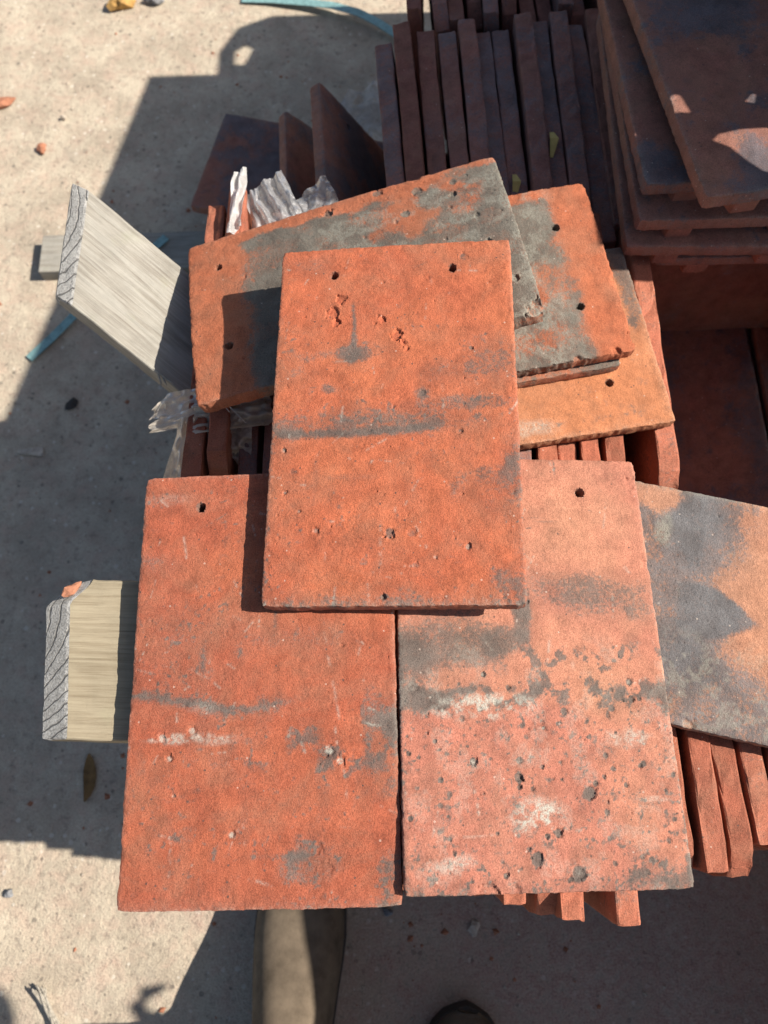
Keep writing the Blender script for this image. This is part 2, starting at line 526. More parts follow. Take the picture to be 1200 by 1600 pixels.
    for li, (dz, out) in enumerate(levels):
        Q = P.copy()
        o_ = out + (fbm(s_arc * 0.3 + seed, np.full(n, li * 0.8 + seed), seed + 51, 3) - 0.5) * 0.0011 * rag
        Q[:, :2] += nrm[:, :2] * o_[:, None]
        Q[:, 2] = np.minimum(P[:, 2] - 0.0003, czp - dz)
        verts.append(Q)
        mk = base_m.copy()
        mk[:, 0] = np.clip(mk[:, 0] * (0.55 if li > 0 else 0.9) + 0.25 * fbm(s_arc * 0.05, np.full(n, li * 0.5), seed + 61, 3), 0, 1)
        mk[:, 2] *= 0.4
        masks.append(mk)
        cur = start + np.arange(n)
        nxt = np.roll(cur, -1); pn = np.roll(prev, -1)
        quads = np.concatenate([quads, np.stack([prev, cur, nxt, pn], -1)])
        prev = cur
        start += n
    # underside
    bx, by = 9, 13
    XB, YB = np.meshgrid(np.linspace(-W / 2 + 0.0012, W / 2 - 0.0012, bx), np.linspace(-L / 2 + 0.0012, L / 2 - 0.0012, by), indexing='ij')
    ZB = camber[0] * (1 - (YB / (L / 2)) ** 2) + camber[1] * (1 - (XB / (W / 2)) ** 2) - T + 0.0002
    verts.append(np.stack([XB, YB, ZB], -1).reshape(-1, 3))
    masks.append(np.tile([0.2, 0.2, 0.0], (bx * by, 1)))
    ib = start + np.arange(bx * by).reshape(bx, by)
    quads = np.concatenate([quads, np.stack([ib[:-1, :-1], ib[:-1, 1:], ib[1:, 1:], ib[1:, :-1]], -1).reshape(-1, 4)])
    VV = np.concatenate(verts); MM = np.concatenate(masks)
    me = bpy.data.meshes.new(name)
    me.vertices.add(len(VV)); me.vertices.foreach_set('co', VV.astype(np.float32).ravel())
    me.loops.add(quads.size); me.loops.foreach_set('vertex_index', quads.astype(np.int32).ravel())
    me.polygons.add(len(quads))
    me.polygons.foreach_set('loop_start', np.arange(0, quads.size, 4, dtype=np.int32))
    me.update(calc_edges=True)
    me.validate()
    me.polygons.foreach_set('use_smooth', [True] * len(me.polygons))
    me.set_sharp_from_angle(angle=R(42))
    at = me.color_attributes.new('mask', 'FLOAT_COLOR', 'POINT')
    at.data.foreach_set('color', np.concatenate([MM, np.ones((len(MM), 1))], 1).astype(np.float32).ravel())
    return me

def nib_mesh(w, d, h):
    return prism('nib', [(-w / 2, -d / 2), (w / 2, -d / 2), (w * 0.36, d / 2), (-w * 0.36, d / 2)], -h, 0.001, 0.0018)
NIB = nib_mesh(0.028, 0.014, 0.011)

def place(o, loc, deg):
    o.location = loc
    o.rotation_euler = Euler((R(deg[0]), R(deg[1]), R(deg[2])), 'XYZ')
    return o
def add_nibs(o, W, L, T, mat):
    for s in (-1, 1):
        n = bpy.data.objects.new('nib', NIB if mat is M_edge else NIB.copy())
        if len(n.data.materials) == 0:
            n.data.materials.append(mat)
        COL.objects.link(n)
        n.parent = o
        n.location = (s * W * 0.27, L / 2 - 0.0075, -T - 0.0002)

def rnd_pits(seed, n, u0, u1, v0, v1, r0, r1, d0, d1):
    rs = np.random.RandomState(seed)
    out = []
    for _ in range(n):
        r = r0 + (r1 - r0) * rs.rand() ** 2.5
        out.append((u0 + (u1 - u0) * rs.rand(), v0 + (v1 - v0) * rs.rand(), r, d0 + (d1 - d0) * rs.rand()))
    return out
def scratches(U, V, seed, n, W, L, lo=4, hi=22, steep=True):
    rs = np.random.RandomState(seed)
    out = np.zeros_like(U)
    X = U * W * 1000; Y = V * L * 1000
    for k in range(n):
        x0, y0 = rs.rand() * W * 1000, rs.rand() * L * 1000
        a = rs.normal(0.0, 0.5) + (math.pi / 2 if (rs.rand() < 0.6) == steep else 0)
        ln = lo + (hi - lo) * rs.rand() ** 2
        ca, sa = math.cos(a), math.sin(a)
        m = (np.abs(X - x0) < ln) & (np.abs(Y - y0) < ln)
        if not m.any():
            continue
        dx = X[m] - x0; dy = Y[m] - y0
        al = dx * ca + dy * sa; ac = -dx * sa + dy * ca + 0.02 * al * al / ln * (rs.rand() - 0.5) * 8
        w = 0.45 + 0.35 * rs.rand()
        v = np.exp(-(ac / w) ** 2) * (1 - sst(0.8, 1.0, np.abs(al) * 2 / ln)) * sst(0.35, 0.55, vn(al * 0.5 + k, ac * 0.2, seed + 3))
        out[m] = np.maximum(out[m], v * (0.4 + 0.6 * rs.rand()))
    return out
def specks(U, V, pts, W, L, grow=1.5):
    """stain mask round the given pits"""
    s = np.zeros_like(U)
    for (u, v, r, d) in pts:
        dd = np.hypot((U - u) * W * 1000, (V - v) * L * 1000) / (r * grow)
        s = np.maximum(s, 1 - sst(0.6, 1.0, dd))
    return s

# ================================================================== SETTING
g = mesh('ground', [(-150, -150, 0), (150, -150, 0), (150, 150, 0), (-150, 150, 0)], [(0, 1, 2, 3)])
tag(link('ground', g, M_ground), 'dusty beige concrete yard around the tile pallet', None, kind='structure')

def stone_mesh(seed, sx, sy, sz, sub=2, rough=0.35):
    bm = bmesh.new()
    bmesh.ops.create_icosphere(bm, subdivisions=sub, radius=1.0)
    rs = np.random.RandomState(seed)
    ph = rs.rand(6) * 9
    for v in bm.verts:
        c = v.co
        k = 1 + rough * (math.sin(c.x * 2.3 + ph[0]) * math.sin(c.y * 2.9 + ph[1]) + 0.6 * math.sin(c.z * 4 + ph[2]) * math.sin(c.x * 5 + ph[3]) + 0.35 * (rs.rand() - 0.5))
        v.co = Vector((c.x * sx * k, c.y * sy * k, c.z * sz * k))
    me = bpy.data.meshes.new('stone')
    bm.to_mesh(me)
    bm.free()
    return me

# fine loose grit on the concrete (nobody could count it)
def grit():
    rs = np.random.RandomState(5)
    V = []; F = []
    base = np.array([(1, 0, 0), (-0.5, 0.85, 0), (-0.5, -0.85, 0), (0.1, 0.1, 1.0), (0, 0, -0.6)])
    fc = [(0, 1, 3), (1, 2, 3), (2, 0, 3), (1, 0, 4), (2, 1, 4), (0, 2, 4)]
    for k in range(3600):
        x = -0.95 + 1.9 * rs.rand(); y = -0.45 + 2.0 * rs.rand()
        s = 0.0007 + 0.0028 * rs.rand() ** 5
        a = rs.rand() * 6.28
        ca, sa = math.cos(a), math.sin(a)
        P = base * (0.7 + 0.6 * rs.rand(5, 1)) * s
        b = len(V)
        for p in P:
            V.append((x + p[0] * ca - p[1] * sa, y + p[0] * sa + p[1] * ca, p[2] * 0.7 + s * 0.3))
        F += [tuple(b + i for i in f) for f in fc]
    return mesh('loose_grit', V, F)
tag(link('loose_grit', grit(), M_stone), 'fine loose grit scattered over the concrete', None, kind='stuff')

def crumbs():
    rs = np.random.RandomState(15)
    V = []; F = []
    base = np.array([(1, 0.2, 0), (-0.3, 0.9, 0), (-0.9, -0.3, 0), (0.2, -0.8, 0), (0.5, 0.3, 0.6), (-0.4, -0.1, 0.7)])
    fc = [(0, 1, 4), (1, 5, 4), (1, 2, 5), (2, 3, 5), (3, 4, 5), (3, 0, 4), (3, 2, 1, 0)]
    for k in range(520):
        r_ = 0.10 + abs(rs.normal(0, 0.22)); a = rs.rand() * 6.28
        x = 0.05 + (0.16 + r_) * math.cos(a); y = 0.42 + (0.42 + r_) * math.sin(a)
        s_ = 0.0012 + 0.0042 * rs.rand() ** 4
        b = rs.rand() * 6.28; ca, sa = math.cos(b), math.sin(b)
        P = base * (0.7 + 0.6 * rs.rand(6, 1)) * s_
        o_ = len(V)
        for p in P:
            V.append((x + p[0] * ca - p[1] * sa, y + p[0] * sa + p[1] * ca, max(p[2], 0) + 0.0003))
        F += [tuple(o_ + i for i in f) for f in fc]
    return mesh('clay_crumbs', V, F)
tag(link('clay_crumbs', crumbs(), M_frag), 'red clay crumbs scattered on the ground around the pallet', None, kind='stuff')

# ================================================================== PALLET AND LOOSE BOARDS
def board_obj(name, cx, cy, z0, lx, ly, lz, mat, parent=None, rz=0.0, bev=0.0015):
    me = prism(name, [(-lx / 2, -ly / 2), (lx / 2, -ly / 2), (lx / 2, ly / 2), (-lx / 2, ly / 2)], 0, lz, bev)
    o = link(name, me, mat, parent)
    o.location = (cx, cy, z0)
    o.rotation_euler = (0, 0, rz)
    return o
pal = bpy.data.objects.new('wooden_pallet', None)
COL.objects.link(pal)
tag(pal, 'wooden pallet underneath the stacked roof tiles', 'pallet')
for k in range(5):
    board_obj('deck_board', 0.32, 0.03 + k * 0.178, 0.108, 0.92, 0.10, 0.020, M_wood2, pal)
for x in (-0.09, 0.32, 0.73):
    board_obj('stringer', x, 0.385, 0.004, 0.09, 0.80, 0.1035, M_wood2, pal)
tag(board_obj('loose_board', -0.345, 0.746, 0.001, 0.35, 0.066, 0.021, M_wood1, rz=R(2)),
    'weathered board lying on the ground, its sunlit end poking out behind the upper timber', 'board')

# ================================================================== UPRIGHT TILES
TT, TL_, TH = 0.0152, 0.265, 0.165
def upright_mesh(seed, H=TH, chip=0.0):
    bm = bmesh.new()
    bmesh.ops.create_cube(bm, size=1.0)
    for v in bm.verts:
        v.co = Vector((v.co.x * TT, v.co.y * TL_, v.co.z * H))
    bmesh.ops.bevel(bm, geom=list(bm.edges), offset=0.0016, segments=2, profile=0.6, affect='EDGES')
    for k in range(1, 30):
        y = -TL_ / 2 + TL_ * k / 30
        bmesh.ops.bisect_plane(bm, geom=list(bm.verts) + list(bm.edges) + list(bm.faces), plane_co=(0, y, 0), plane_no=(0, 1, 0))
    for k in (0.25, 0.5, 0.75, 0.9, 0.97):
        bmesh.ops.bisect_plane(bm, geom=list(bm.verts) + list(bm.edges) + list(bm.faces), plane_co=(0, 0, -H / 2 + H * k), plane_no=(0, 0, 1))
    for k in (-0.25, 0.25):
        bmesh.ops.bisect_plane(bm, geom=list(bm.verts) + list(bm.edges) + list(bm.faces), plane_co=(TT * k, 0, 0), plane_no=(1, 0, 0))
    co = np.array([v.co[:] for v in bm.verts])
    x, y, z = co.T
    n1 = fbm(y * 60 + seed * 3, z * 60 + x * 200, seed, 3) - 0.5
    n2 = fbm(y * 14 + seed, z * 14, seed + 3, 3) - 0.5
    n3 = fbm(y * 200 + seed, x * 300 + z * 90, seed + 6, 2) - 0.5
    n4 = fbm(x * 260 + seed * 5, z * 80, seed + 7, 3) - 0.5
    bow = 0.0011 * math.sin(seed * 2.1)
    x2 = x + np.sign(x) * (n1 * 0.0011) + n2 * 0.0008 + bow * (1 - (y / (TL_ / 2)) ** 2)
    z2 = z + np.sign(z) * (n1 * 0.0022 + n3 * 0.0022)
    y2 = y + np.sign(y) * n4 * 0.004 * (np.abs(y) > TL_ * 0.47)
    if chip:
        d = np.hypot(y + TL_ / 2, z - H / 2)
        q = np.clip(1 - d / chip, 0, 1)
        z2 -= q * chip * 0.45; y2 += q * chip * 0.45
    for v, a, b, c in zip(bm.verts, x2, y2, z2):
        v.co = (a, b, c + H / 2)
    me = bpy.data.meshes.new('upright_tile')
    bm.to_mesh(me)
    bm.free()
    return me
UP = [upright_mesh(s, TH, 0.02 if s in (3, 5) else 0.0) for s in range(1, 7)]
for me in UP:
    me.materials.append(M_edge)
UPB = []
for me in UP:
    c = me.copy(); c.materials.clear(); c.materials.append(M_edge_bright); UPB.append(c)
ORD = ['first', 'second', 'third', 'fourth', 'fifth', 'sixth', 'seventh', 'eighth', 'ninth', 'tenth', 'eleventh', 'twelfth', 'thirteenth', 'fourteenth', 'fifteenth', 'sixteenth', 'seventeenth', 'eighteenth', 'nineteenth', 'twentieth', 'twenty-first', 'twenty-second', 'twenty-third', 'twenty-fourth']
def upright(k, x, ymid, ztop, lean, label, group, meshes=UP, yaw=0.0, zs=1.0, name='clay_tile', ys=1.0, xs=1.0):
    """stands on its long edge, ztop is the height of the upper edge; lean in degrees to the left"""
    o = bpy.data.objects.new(name, meshes[k % len(meshes)])
    COL.objects.link(o)
    H = TH * zs
    a = R(lean)
    o.location = (x + math.sin(a) * H, ymid, ztop - math.cos(a) * H)
    o.rotation_euler = (0, -a, R(yaw))
    o.scale = (xs, ys, zs)
    return tag(o, label, 'roof tile', group)

rnd = random.Random(4)
# front row A (ends towards the camera), top 0.46
xa = [0.012, 0.030, 0.047, 0.066, 0.084, 0.1045, 0.122, 0.1535, 0.171, 0.1925, 0.2105, 0.2265, 0.2475, 0.266, 0.284, 0.303, 0.321]
ya = [0.058, 0.060, 0.057, 0.052, 0.050, 0.040, 0.041, 0.038, 0.060, 0.061, 0.069, 0.0625, 0.058, 0.054, 0.050, 0.048, 0.044]
yw = [0, 1, 0, -1, 0, 1, -1, 0.5, -1, 1.5, 2.2, 4.0, 3.0, 2.6, 2.5, 2, 2]
for k, x in enumerate(xa):
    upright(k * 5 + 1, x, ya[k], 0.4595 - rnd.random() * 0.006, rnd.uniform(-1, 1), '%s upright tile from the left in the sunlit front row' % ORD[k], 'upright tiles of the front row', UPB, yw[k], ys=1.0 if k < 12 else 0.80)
for k in range(15):
    upright(k * 3 + 2, 0.03 + k * 0.021, 0.066 + rnd.uniform(-0.006, 0.006), 0.2925, rnd.uniform(-2, 2), '%s upright tile from the left in the layer under the front row' % ORD[k], 'upright tiles of the lower front layer', UPB)
# middle row B, top 0.438
xb = [-0.1475, -0.128] + [-0.1085 + 0.0183 * k for k in range(17)] + [0.2245]
for k, x in enumerate(xb):
    dy = {0: 0.0, 1: 0.012}.get(k, rnd.uniform(-0.004, 0.004))
    dz = {0: 0.012, 1: 0.018}.get(k, rnd.uniform(-0.006, 0.0))
    ln = rnd.uniform(-1.5, 1.5) if k < 19 else -1.0
    upright(k * 5 + 3, x, 0.334 + dy, 0.438 + dz, ln, '%s upright tile from the left in the middle row under the flat tiles' % ORD[k], 'upright tiles of the middle row', UPB if k in (0, 1, 15, 16, 17, 18, 19) else UP, rnd.uniform(-1, 1) if k < 19 else 0.8, xs=1.0 if k < 19 else 1.12)
for k in range(5):  # unseen tiles added to block the sun from the gap
    upright(k + 2, 0.405 + 0.019 * k, 0.33, 0.484, 0, '%s unseen upright tile added past the gap to shade it' % ORD[k], 'unseen tiles added to shade the gap', UP)
# shaded back row C
xc = [0.008, 0.0245, 0.049, 0.0695, 0.088, 0.1065, 0.124, 0.1435, 0.161, 0.179, 0.197, 0.215]
tc_ = [0.410, 0.417, 0.413, 0.416, 0.420, 0.412, 0.411, 0.425, 0.419, 0.424, 0.419, 0.425]
yc = [0.570, 0.590, 0.583, 0.578, 0.591, 0.582, 0.586, 0.592, 0.588, 0.596, 0.584, 0.598]
lc = [10, 9, 8, 8, 6, 6, 5, 4, 5, 4, 3, 3]
for k, x in enumerate(xc):
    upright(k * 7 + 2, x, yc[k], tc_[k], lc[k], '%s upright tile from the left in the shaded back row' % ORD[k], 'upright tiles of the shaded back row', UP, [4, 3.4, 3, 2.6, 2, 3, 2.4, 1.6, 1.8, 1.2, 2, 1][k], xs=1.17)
for k in range(10):
    upright(k * 3 + 2, 0.236 + 0.0195 * k, 0.612, 0.416, 1, '%s upright tile from the left beneath the shaded flat pile' % ORD[k], 'upright tiles beneath the flat pile', UP)
# row D behind it, only its near ends show
for k in range(11):
    upright(k * 3 + 1, 0.03 + k * 0.0195, 0.865 + rnd.uniform(-0.012, 0.012), 0.405 + rnd.uniform(-0.012, 0.02), rnd.uniform(2, 9), '%s upright tile from the left in the farthest row at the top edge' % ORD[k], 'upright tiles of the farthest row', UP, rnd.uniform(0, 4))
# lower layer under the back rows
for k in range(18):
    upright(k + 3, 0.03 + k * 0.022, 0.585, 0.2465, 0, '%s upright tile from the left in the layer under the shaded back row' % ORD[k], 'upright tiles under the back row', UP, 0, 0.715)

# ================================================================== FLAT TILES
def z0(U):
    return np.zeros_like(U)
# ---- centre tile
CW, CL = 0.1624, 0.2608
c_p = [(0.27, 0.165, 4.2, 1.3), (0.235, 0.205, 4.6, 1.5), (0.255, 0.235, 3.2, 1.6), (0.45, 0.235, 2.6, 1.2), (0.515, 0.285, 4.4, 1.5), (0.54, 0.305, 2.4, 1.3), (0.555, 0.325, 1.5, 1.0),
       (0.115, 0.215, 1.2, 0.8), (0.42, 0.245, 1.0, .8), (0.055, 0.60, 1.7, 1.0), (0.07, 0.715, 1.5, 1.0), (0.13, 0.765, 1.4, 0.9), (0.20, 0.815, 2.2, 1.0), (0.49, 0.825, 3.8, 1.2), (0.575, 0.825, 3.2, 0.5),
       (0.79, 0.86, 2.4, 1.2), (0.665, 0.885, 1.5, .9), (0.62, 0.455, 2.6, 0.5), (0.77, 0.565, 2.0, 0.8), (0.82, 0.33, 1.5, .8), (0.59, 0.905, 2.4, .5), (0.10, 0.66, 2.9, .4), (0.80, 0.05, 3.4, .4), (0.88, 0.29, 1.2, .6), (0.47, 0.98, 2.2, 2.0)]
c_small = rnd_pits(71, 70, 0.03, 0.97, 0.10, 0.97, 0.5, 1.3, 0.3, 0.8)
def st_c(U, V, X, Y):
    s = z0(U)
    w = (fbm(U * 6, V * 4, 31) - 0.5)
    band = np.exp(-((V - 0.552 - 0.012 * np.sin(U * 5) - w * 0.02) / 0.012) ** 2) * sst(0.0, 0.06, U) * (1 - sst(0.45, 0.85, U))
    s += 0.68 * band
    s += 0.30 * blob(U, V, 0.30, 0.525, 0.34, 0.045, 5)
    s += 0.28 * blob(U, V, 0.55, 0.535, 0.45, 0.035, 15)
    s += 0.45 * blob(U, V, 0.80, 0.485, 0.22, 0.02, 6)
    s += 0.48 * blob(U, V, 0.90, 0.36, 0.13, 0.07, 7, soft=0.8)
    s += 0.34 * blob(U, V, 0.08, 0.36, 0.10, 0.07, 8, soft=0.8)
    s += 0.40 * blob(U, V, 0.68, 0.40, 0.10, 0.03, 28, soft=0.8)
    s += 1.1 * np.exp(-((U - 0.327 - 0.004 * np.sin(V * 30)) / (0.011 + 0.045 * np.clip(V - 0.25, 0, 1))) ** 2) * sst(0.15, 0.20, V) * (1 - sst(0.345, 0.37, V)) * (0.45 + 2.4 * np.clip(V - 0.17, 0, 1))
    s += 0.72 * blob(U, V, 0.325, 0.335, 0.05, 0.030, 9, soft=0.8)
    s += 0.3 * blob(U, V, 0.33, 0.33, 0.15, 0.02, 19, soft=0.8)
    s += 0.42 * blob(U, V, 0.84, 0.70, 0.13, 0.06, 10, soft=0.8, warp=0.8)
    s += 0.5 * blob(U, V, 0.97, 0.64, 0.045, 0.05, 12, soft=0.8)
    s += 0.35 * blob(U, V, 0.13, 0.05, 0.10, 0.03, 13, soft=0.8) + 0.22 * blob(U, V, 0.72, 0.05, 0.24, 0.03, 14, soft=0.8)
    s += 0.30 * blob(U, V, 0.05, 0.58, 0.05, 0.06, 16, soft=0.7)
    s += 0.55 * blob(U, V, 0.62, 0.455, 0.035, 0.018, 17) + 0.35 * blob(U, V, 0.24, 0.43, 0.04, 0.015, 18)
    s += 0.30 * blob(U, V, 0.19, 0.68, 0.012, 0.055, 20) + 0.28 * blob(U, V, 0.33, 0.68, 0.10, 0.008, 21)
    s += 0.45 * sst(0.94, 1.0, V) * fbm(U * 30, V * 30, 44) * 1.6
    s += 0.40 * sst(0.93, 1.0, U) * sst(0.5, 0.95, V) + 0.3 * (1 - sst(0.0, 0.04, U)) * sst(0.4, 0.6, V)
    s += 0.5 * blob(U, V, 0.94, 0.93, 0.05, 0.035, 22, warp=0.9)
    s += 0.22 * np.clip(fbm(U * 9, V * 14, 77) - 0.5, 0, 1) * 3 * sst(0.35, 0.6, V)
    s += 0.45 * specks(U, V, c_p[9:], CW, CL, 1.1) + 0.12 * specks(U, V, c_small, CW, CL, 1.4)
    s = s * (0.6 + 0.75 * fbm(U * 26, V * 40, 161, 4))
    b = 0.15 + 0.5 * (fbm(U * 4, V * 6, 33) - 0.4) - 0.35 * specks(U, V, c_p[:7], CW, CL, 1.0)
    p = 0.45 * specks(U, V, [c_p[9], c_p[10], c_p[11], c_p[12], c_p[15], c_p[16]], CW, CL, 0.8)
    p += 0.25 * np.exp(-np.minimum(U, 1 - U) / 0.008) * fbm(U * 60, V * 90, 35) + 0.4 * np.exp(-(1 - V) / 0.008) * fbm(U * 60, V * 90, 36)
    for (u, v0_, v1_) in ((0.455, 0.78, 0.93), (0.70, 0.42, 0.50), (0.66, 0.10, 0.14)):
        p += 0.3 * np.exp(-((U - u) / 0.006) ** 2) * sst(v0_, v0_ + .03, V) * (1 - sst(v1_ - .03, v1_, V)) * sst(.4, .6, fbm(U * 40, V * 80, 39))
    p += 0.55 * scratches(U, V, 301, 46, CW, CL); s += 0.5 * scratches(U, V, 302, 40, CW, CL, 3, 16, False)
    s += 0.4 * sst(0.66, 0.80, fbm(U * 60, V * 96, 303, 2)) * sst(0.45, 0.6, fbm(U * 5, V * 8, 304))
    return s, b, p
o = link('clay_tile', flat_tile_mesh('centre_tile', CW, CL, 0.0132, 3, 204, 326, [(0.235, 0.088), (0.75, 0.083)], st_c, c_p + c_small, (0.0008, 0.0006)), M_red)
place(o, (0.0062, 0.2242, 0.5404), (-0.03, -5.75, -0.64))
tag(o, 'whole orange-red tile with two nail holes lying topmost in the centre', 'roof tile')
add_nibs(o, CW, CL, 0.0132, M_red)

# ---- lower left tile
LW, LL = 0.165, 0.265
l_p = [(0.16, 0.685, 2.8, 0.9), (0.185, 0.765, 1.6, 0.8), (0.13, 0.64, 3.6, .5), (0.24, 0.625, 3.0, .6), (0.75, 0.675, 4.2, .8), (0.79, 0.70, 3.0, .9), (0.40, 0.85, 2.6, .8), (0.80, 0.44, 1.4, .7), (0.71, 0.88, 3.4, .6), (0.74, 0.92, 4.0, .6)]
l_small = rnd_pits(72, 80, 0.02, 0.98, 0.02, 0.98, 0.5, 1.2, 0.25, 0.7)
def st_l(U, V, X, Y):
    n = fbm(U * 7, V * 10, 51)
    s = z0(U)
    band = np.exp(-((V - 0.545 - 0.035 * sst(0.05, 0.4, U) + 0.02 * sst(0.4, 0.7, U) - (n - 0.5) * 0.03) / 0.013) ** 2) * (1 - sst(0.5, 0.72, U))
    s += 0.82 * band
    s += 0.36 * blob(U, V, 0.12, 0.50, 0.18, 0.06, 52, soft=0.9) + 0.36 * blob(U, V, 0.22, 0.385, 0.22, 0.045, 53, soft=0.9)
    s += 0.42 * blob(U, V, 0.06, 0.23, 0.08, 0.025, 54, soft=0.9) + 0.30 * blob(U, V, 0.08, 0.06, 0.12, 0.03, 55, soft=0.9)
    s += 0.40 * blob(U, V, 0.66, 0.42, 0.16, 0.035, 56, soft=0.9) + 0.55 * np.exp(-((U - 0.545) / 0.010) ** 2) * sst(0.30, 0.33, V) * (1 - sst(0.38, 0.42, V))
    s += 0.42 * blob(U, V, 0.27, 0.455, 0.015, 0.03, 57, soft=0.8) + 0.35 * blob(U, V, 0.41, 0.45, 0.03, 0.02, 58, soft=0.8)
    net = sst(0.53, 0.66, fbm(U * 11 + 3, V * 17, 59, 5)) * sst(0.50, 0.6, V) * (1 - sst(0.72, 0.82, V)) * sst(0.3, 0.55, U)
    s += 0.62 * net
    s += 0.60 * blob(U, V, 0.68, 0.905, 0.10, 0.035, 60, warp=1.0) + 0.45 * np.exp(-((V - 0.895) / 0.006) ** 2) * sst(0.42, 0.5, U) * (1 - sst(0.66, 0.72, U))
    s += 0.45 * blob(U, V, 0.96, 0.93, 0.05, 0.06, 61, warp=0.9) + 0.35 * blob(U, V, 0.95, 0.62, 0.07, 0.07, 62, warp=0.9)
    s += 0.35 * sst(0.95, 1.0, V) * fbm(U * 30, V * 30, 63) * 1.5
    s += 0.28 * sst(0.55, 0.7, fbm(U * 18, V * 26, 64)) * sst(0.45, 0.6, V)
    s = s * 0.85 * (0.65 + 0.7 * fbm(U * 26, V * 40, 163, 4)) + 0.12 * specks(U, V, l_small, LW, LL, 1.3)
    b = 0.1 + 0.45 * (fbm(U * 4, V * 5, 65) - 0.45) + 0.35 * blob(U, V, 0.45, 0.25, 0.2, 0.06, 66, soft=0.9) + 0.25 * blob(U, V, 0.85, 0.35, 0.2, 0.07, 67, soft=0.9)
    p = 0.75 * specks(U, V, l_p[:6] + l_p[6:7], LW, LL, 0.75)
    p += 0.65 * blob(U, V, 0.19, 0.64, 0.11, 0.012, 68, warp=0.9) * sst(0.4, 0.6, fbm(U * 40, V * 60, 69)) + 0.4 * blob(U, V, 0.34, 0.645, 0.08, 0.01, 70, warp=0.9)
    p += 0.30 * blob(U, V, 0.28, 0.575, 0.05, 0.012, 71, soft=0.8) + 0.22 * blob(U, V, 0.1, 0.06, 0.08, 0.012, 73, soft=.8)
    for (u, v0_, v1_, sl) in ((0.80, 0.70, 0.80, 0.15), (0.44, 0.82, 0.88, 0.2), (0.73, 0.40, 0.62, 0.28), (0.18, 0.85, 0.95, 0.02)):
        p += 0.4 * np.exp(-((U - u - sl * (V - v0_)) / 0.005) ** 2) * sst(v0_, v0_ + .02, V) * (1 - sst(v1_ - .02, v1_, V)) * sst(.4, .55, fbm(U * 40, V * 70, 74))
    p += 0.3 * np.exp(-np.minimum(U, 1 - U) / 0.007) * fbm(U * 60, V * 90, 75) + 0.35 * np.exp(-np.minimum(V, 1 - V) / 0.006) * fbm(U * 60, V * 90, 76)
    p += 0.6 * scratches(U, V, 305, 60, LW, LL); s += 0.55 * scratches(U, V, 306, 50, LW, LL, 3, 18, False)
    s += 0.45 * sst(0.64, 0.80, fbm(U * 56, V * 90, 307, 2)) * sst(0.42, 0.6, fbm(U * 5, V * 8, 308))
    return s, b, p
o = link('clay_tile', flat_tile_mesh('left_tile', LW, LL, 0.0130, 8, 206, 330, [(0.235, 0.085), (0.74, 0.085)], st_l, l_p + l_small, (0.0005, 0.0010)), M_deep)
place(o, (-0.0753, 0.0563, 0.5152), (1.07, -2.87, 1.43))
tag(o, 'large deep-red tile at the lower left with a grey wavy line across its middle', 'roof tile')
add_nibs(o, LW, LL, 0.0130, M_deep)

# ---- lower right tile
RW, RL = 0.1683, 0.2703
r_p = [(0.255, 0.735, 2.6, 1.0), (0.415, 0.77, 3.2, 1.6), (0.415, 0.79, 1.6, 1.2), (0.665, 0.805, 4.2, 1.2), (0.69, 0.785, 2.0, 1.2), (0.54, 0.885, 2.6, 1.2), (0.50, 0.89, 1.8, 1.0), (0.46, 0.935, 4.2, 1.0), (0.60, 0.965, 4.6, .9),
       (0.31, 0.545, 1.7, .9), (0.86, 0.565, 2.2, .9), (0.86, 0.605, 2.0, .9), (0.52, 0.665, 1.4, .8), (0.345, 0.965, 1.7, 1.0), (0.72, 0.845, 2.0, .6), (0.76, 0.755, 1.8, .6), (0.80, 0.79, 1.6, .8), (0.98, 0.77, 1.8, .7), (0.42, 0.735, 2.3, .6), (0.12, 0.69, 1.7, .6),
       (0.60, 0.63, 2.4, .6), (0.78, 0.625, 2.2, .5), (0.35, 0.61, 1.5, .8), (0.50, 0.375, 1.5, .7), (0.86, 0.75, 1.3, .8), (0.57, 0.74, 1.3, .7)]
r_small = rnd_pits(73, 190, 0.02, 0.98, 0.56, 0.98, 0.45, 1.9, 0.25, 0.8) + rnd_pits(74, 40, 0.02, 0.98, 0.02, 0.5, 0.5, 1.0, 0.2, 0.5)
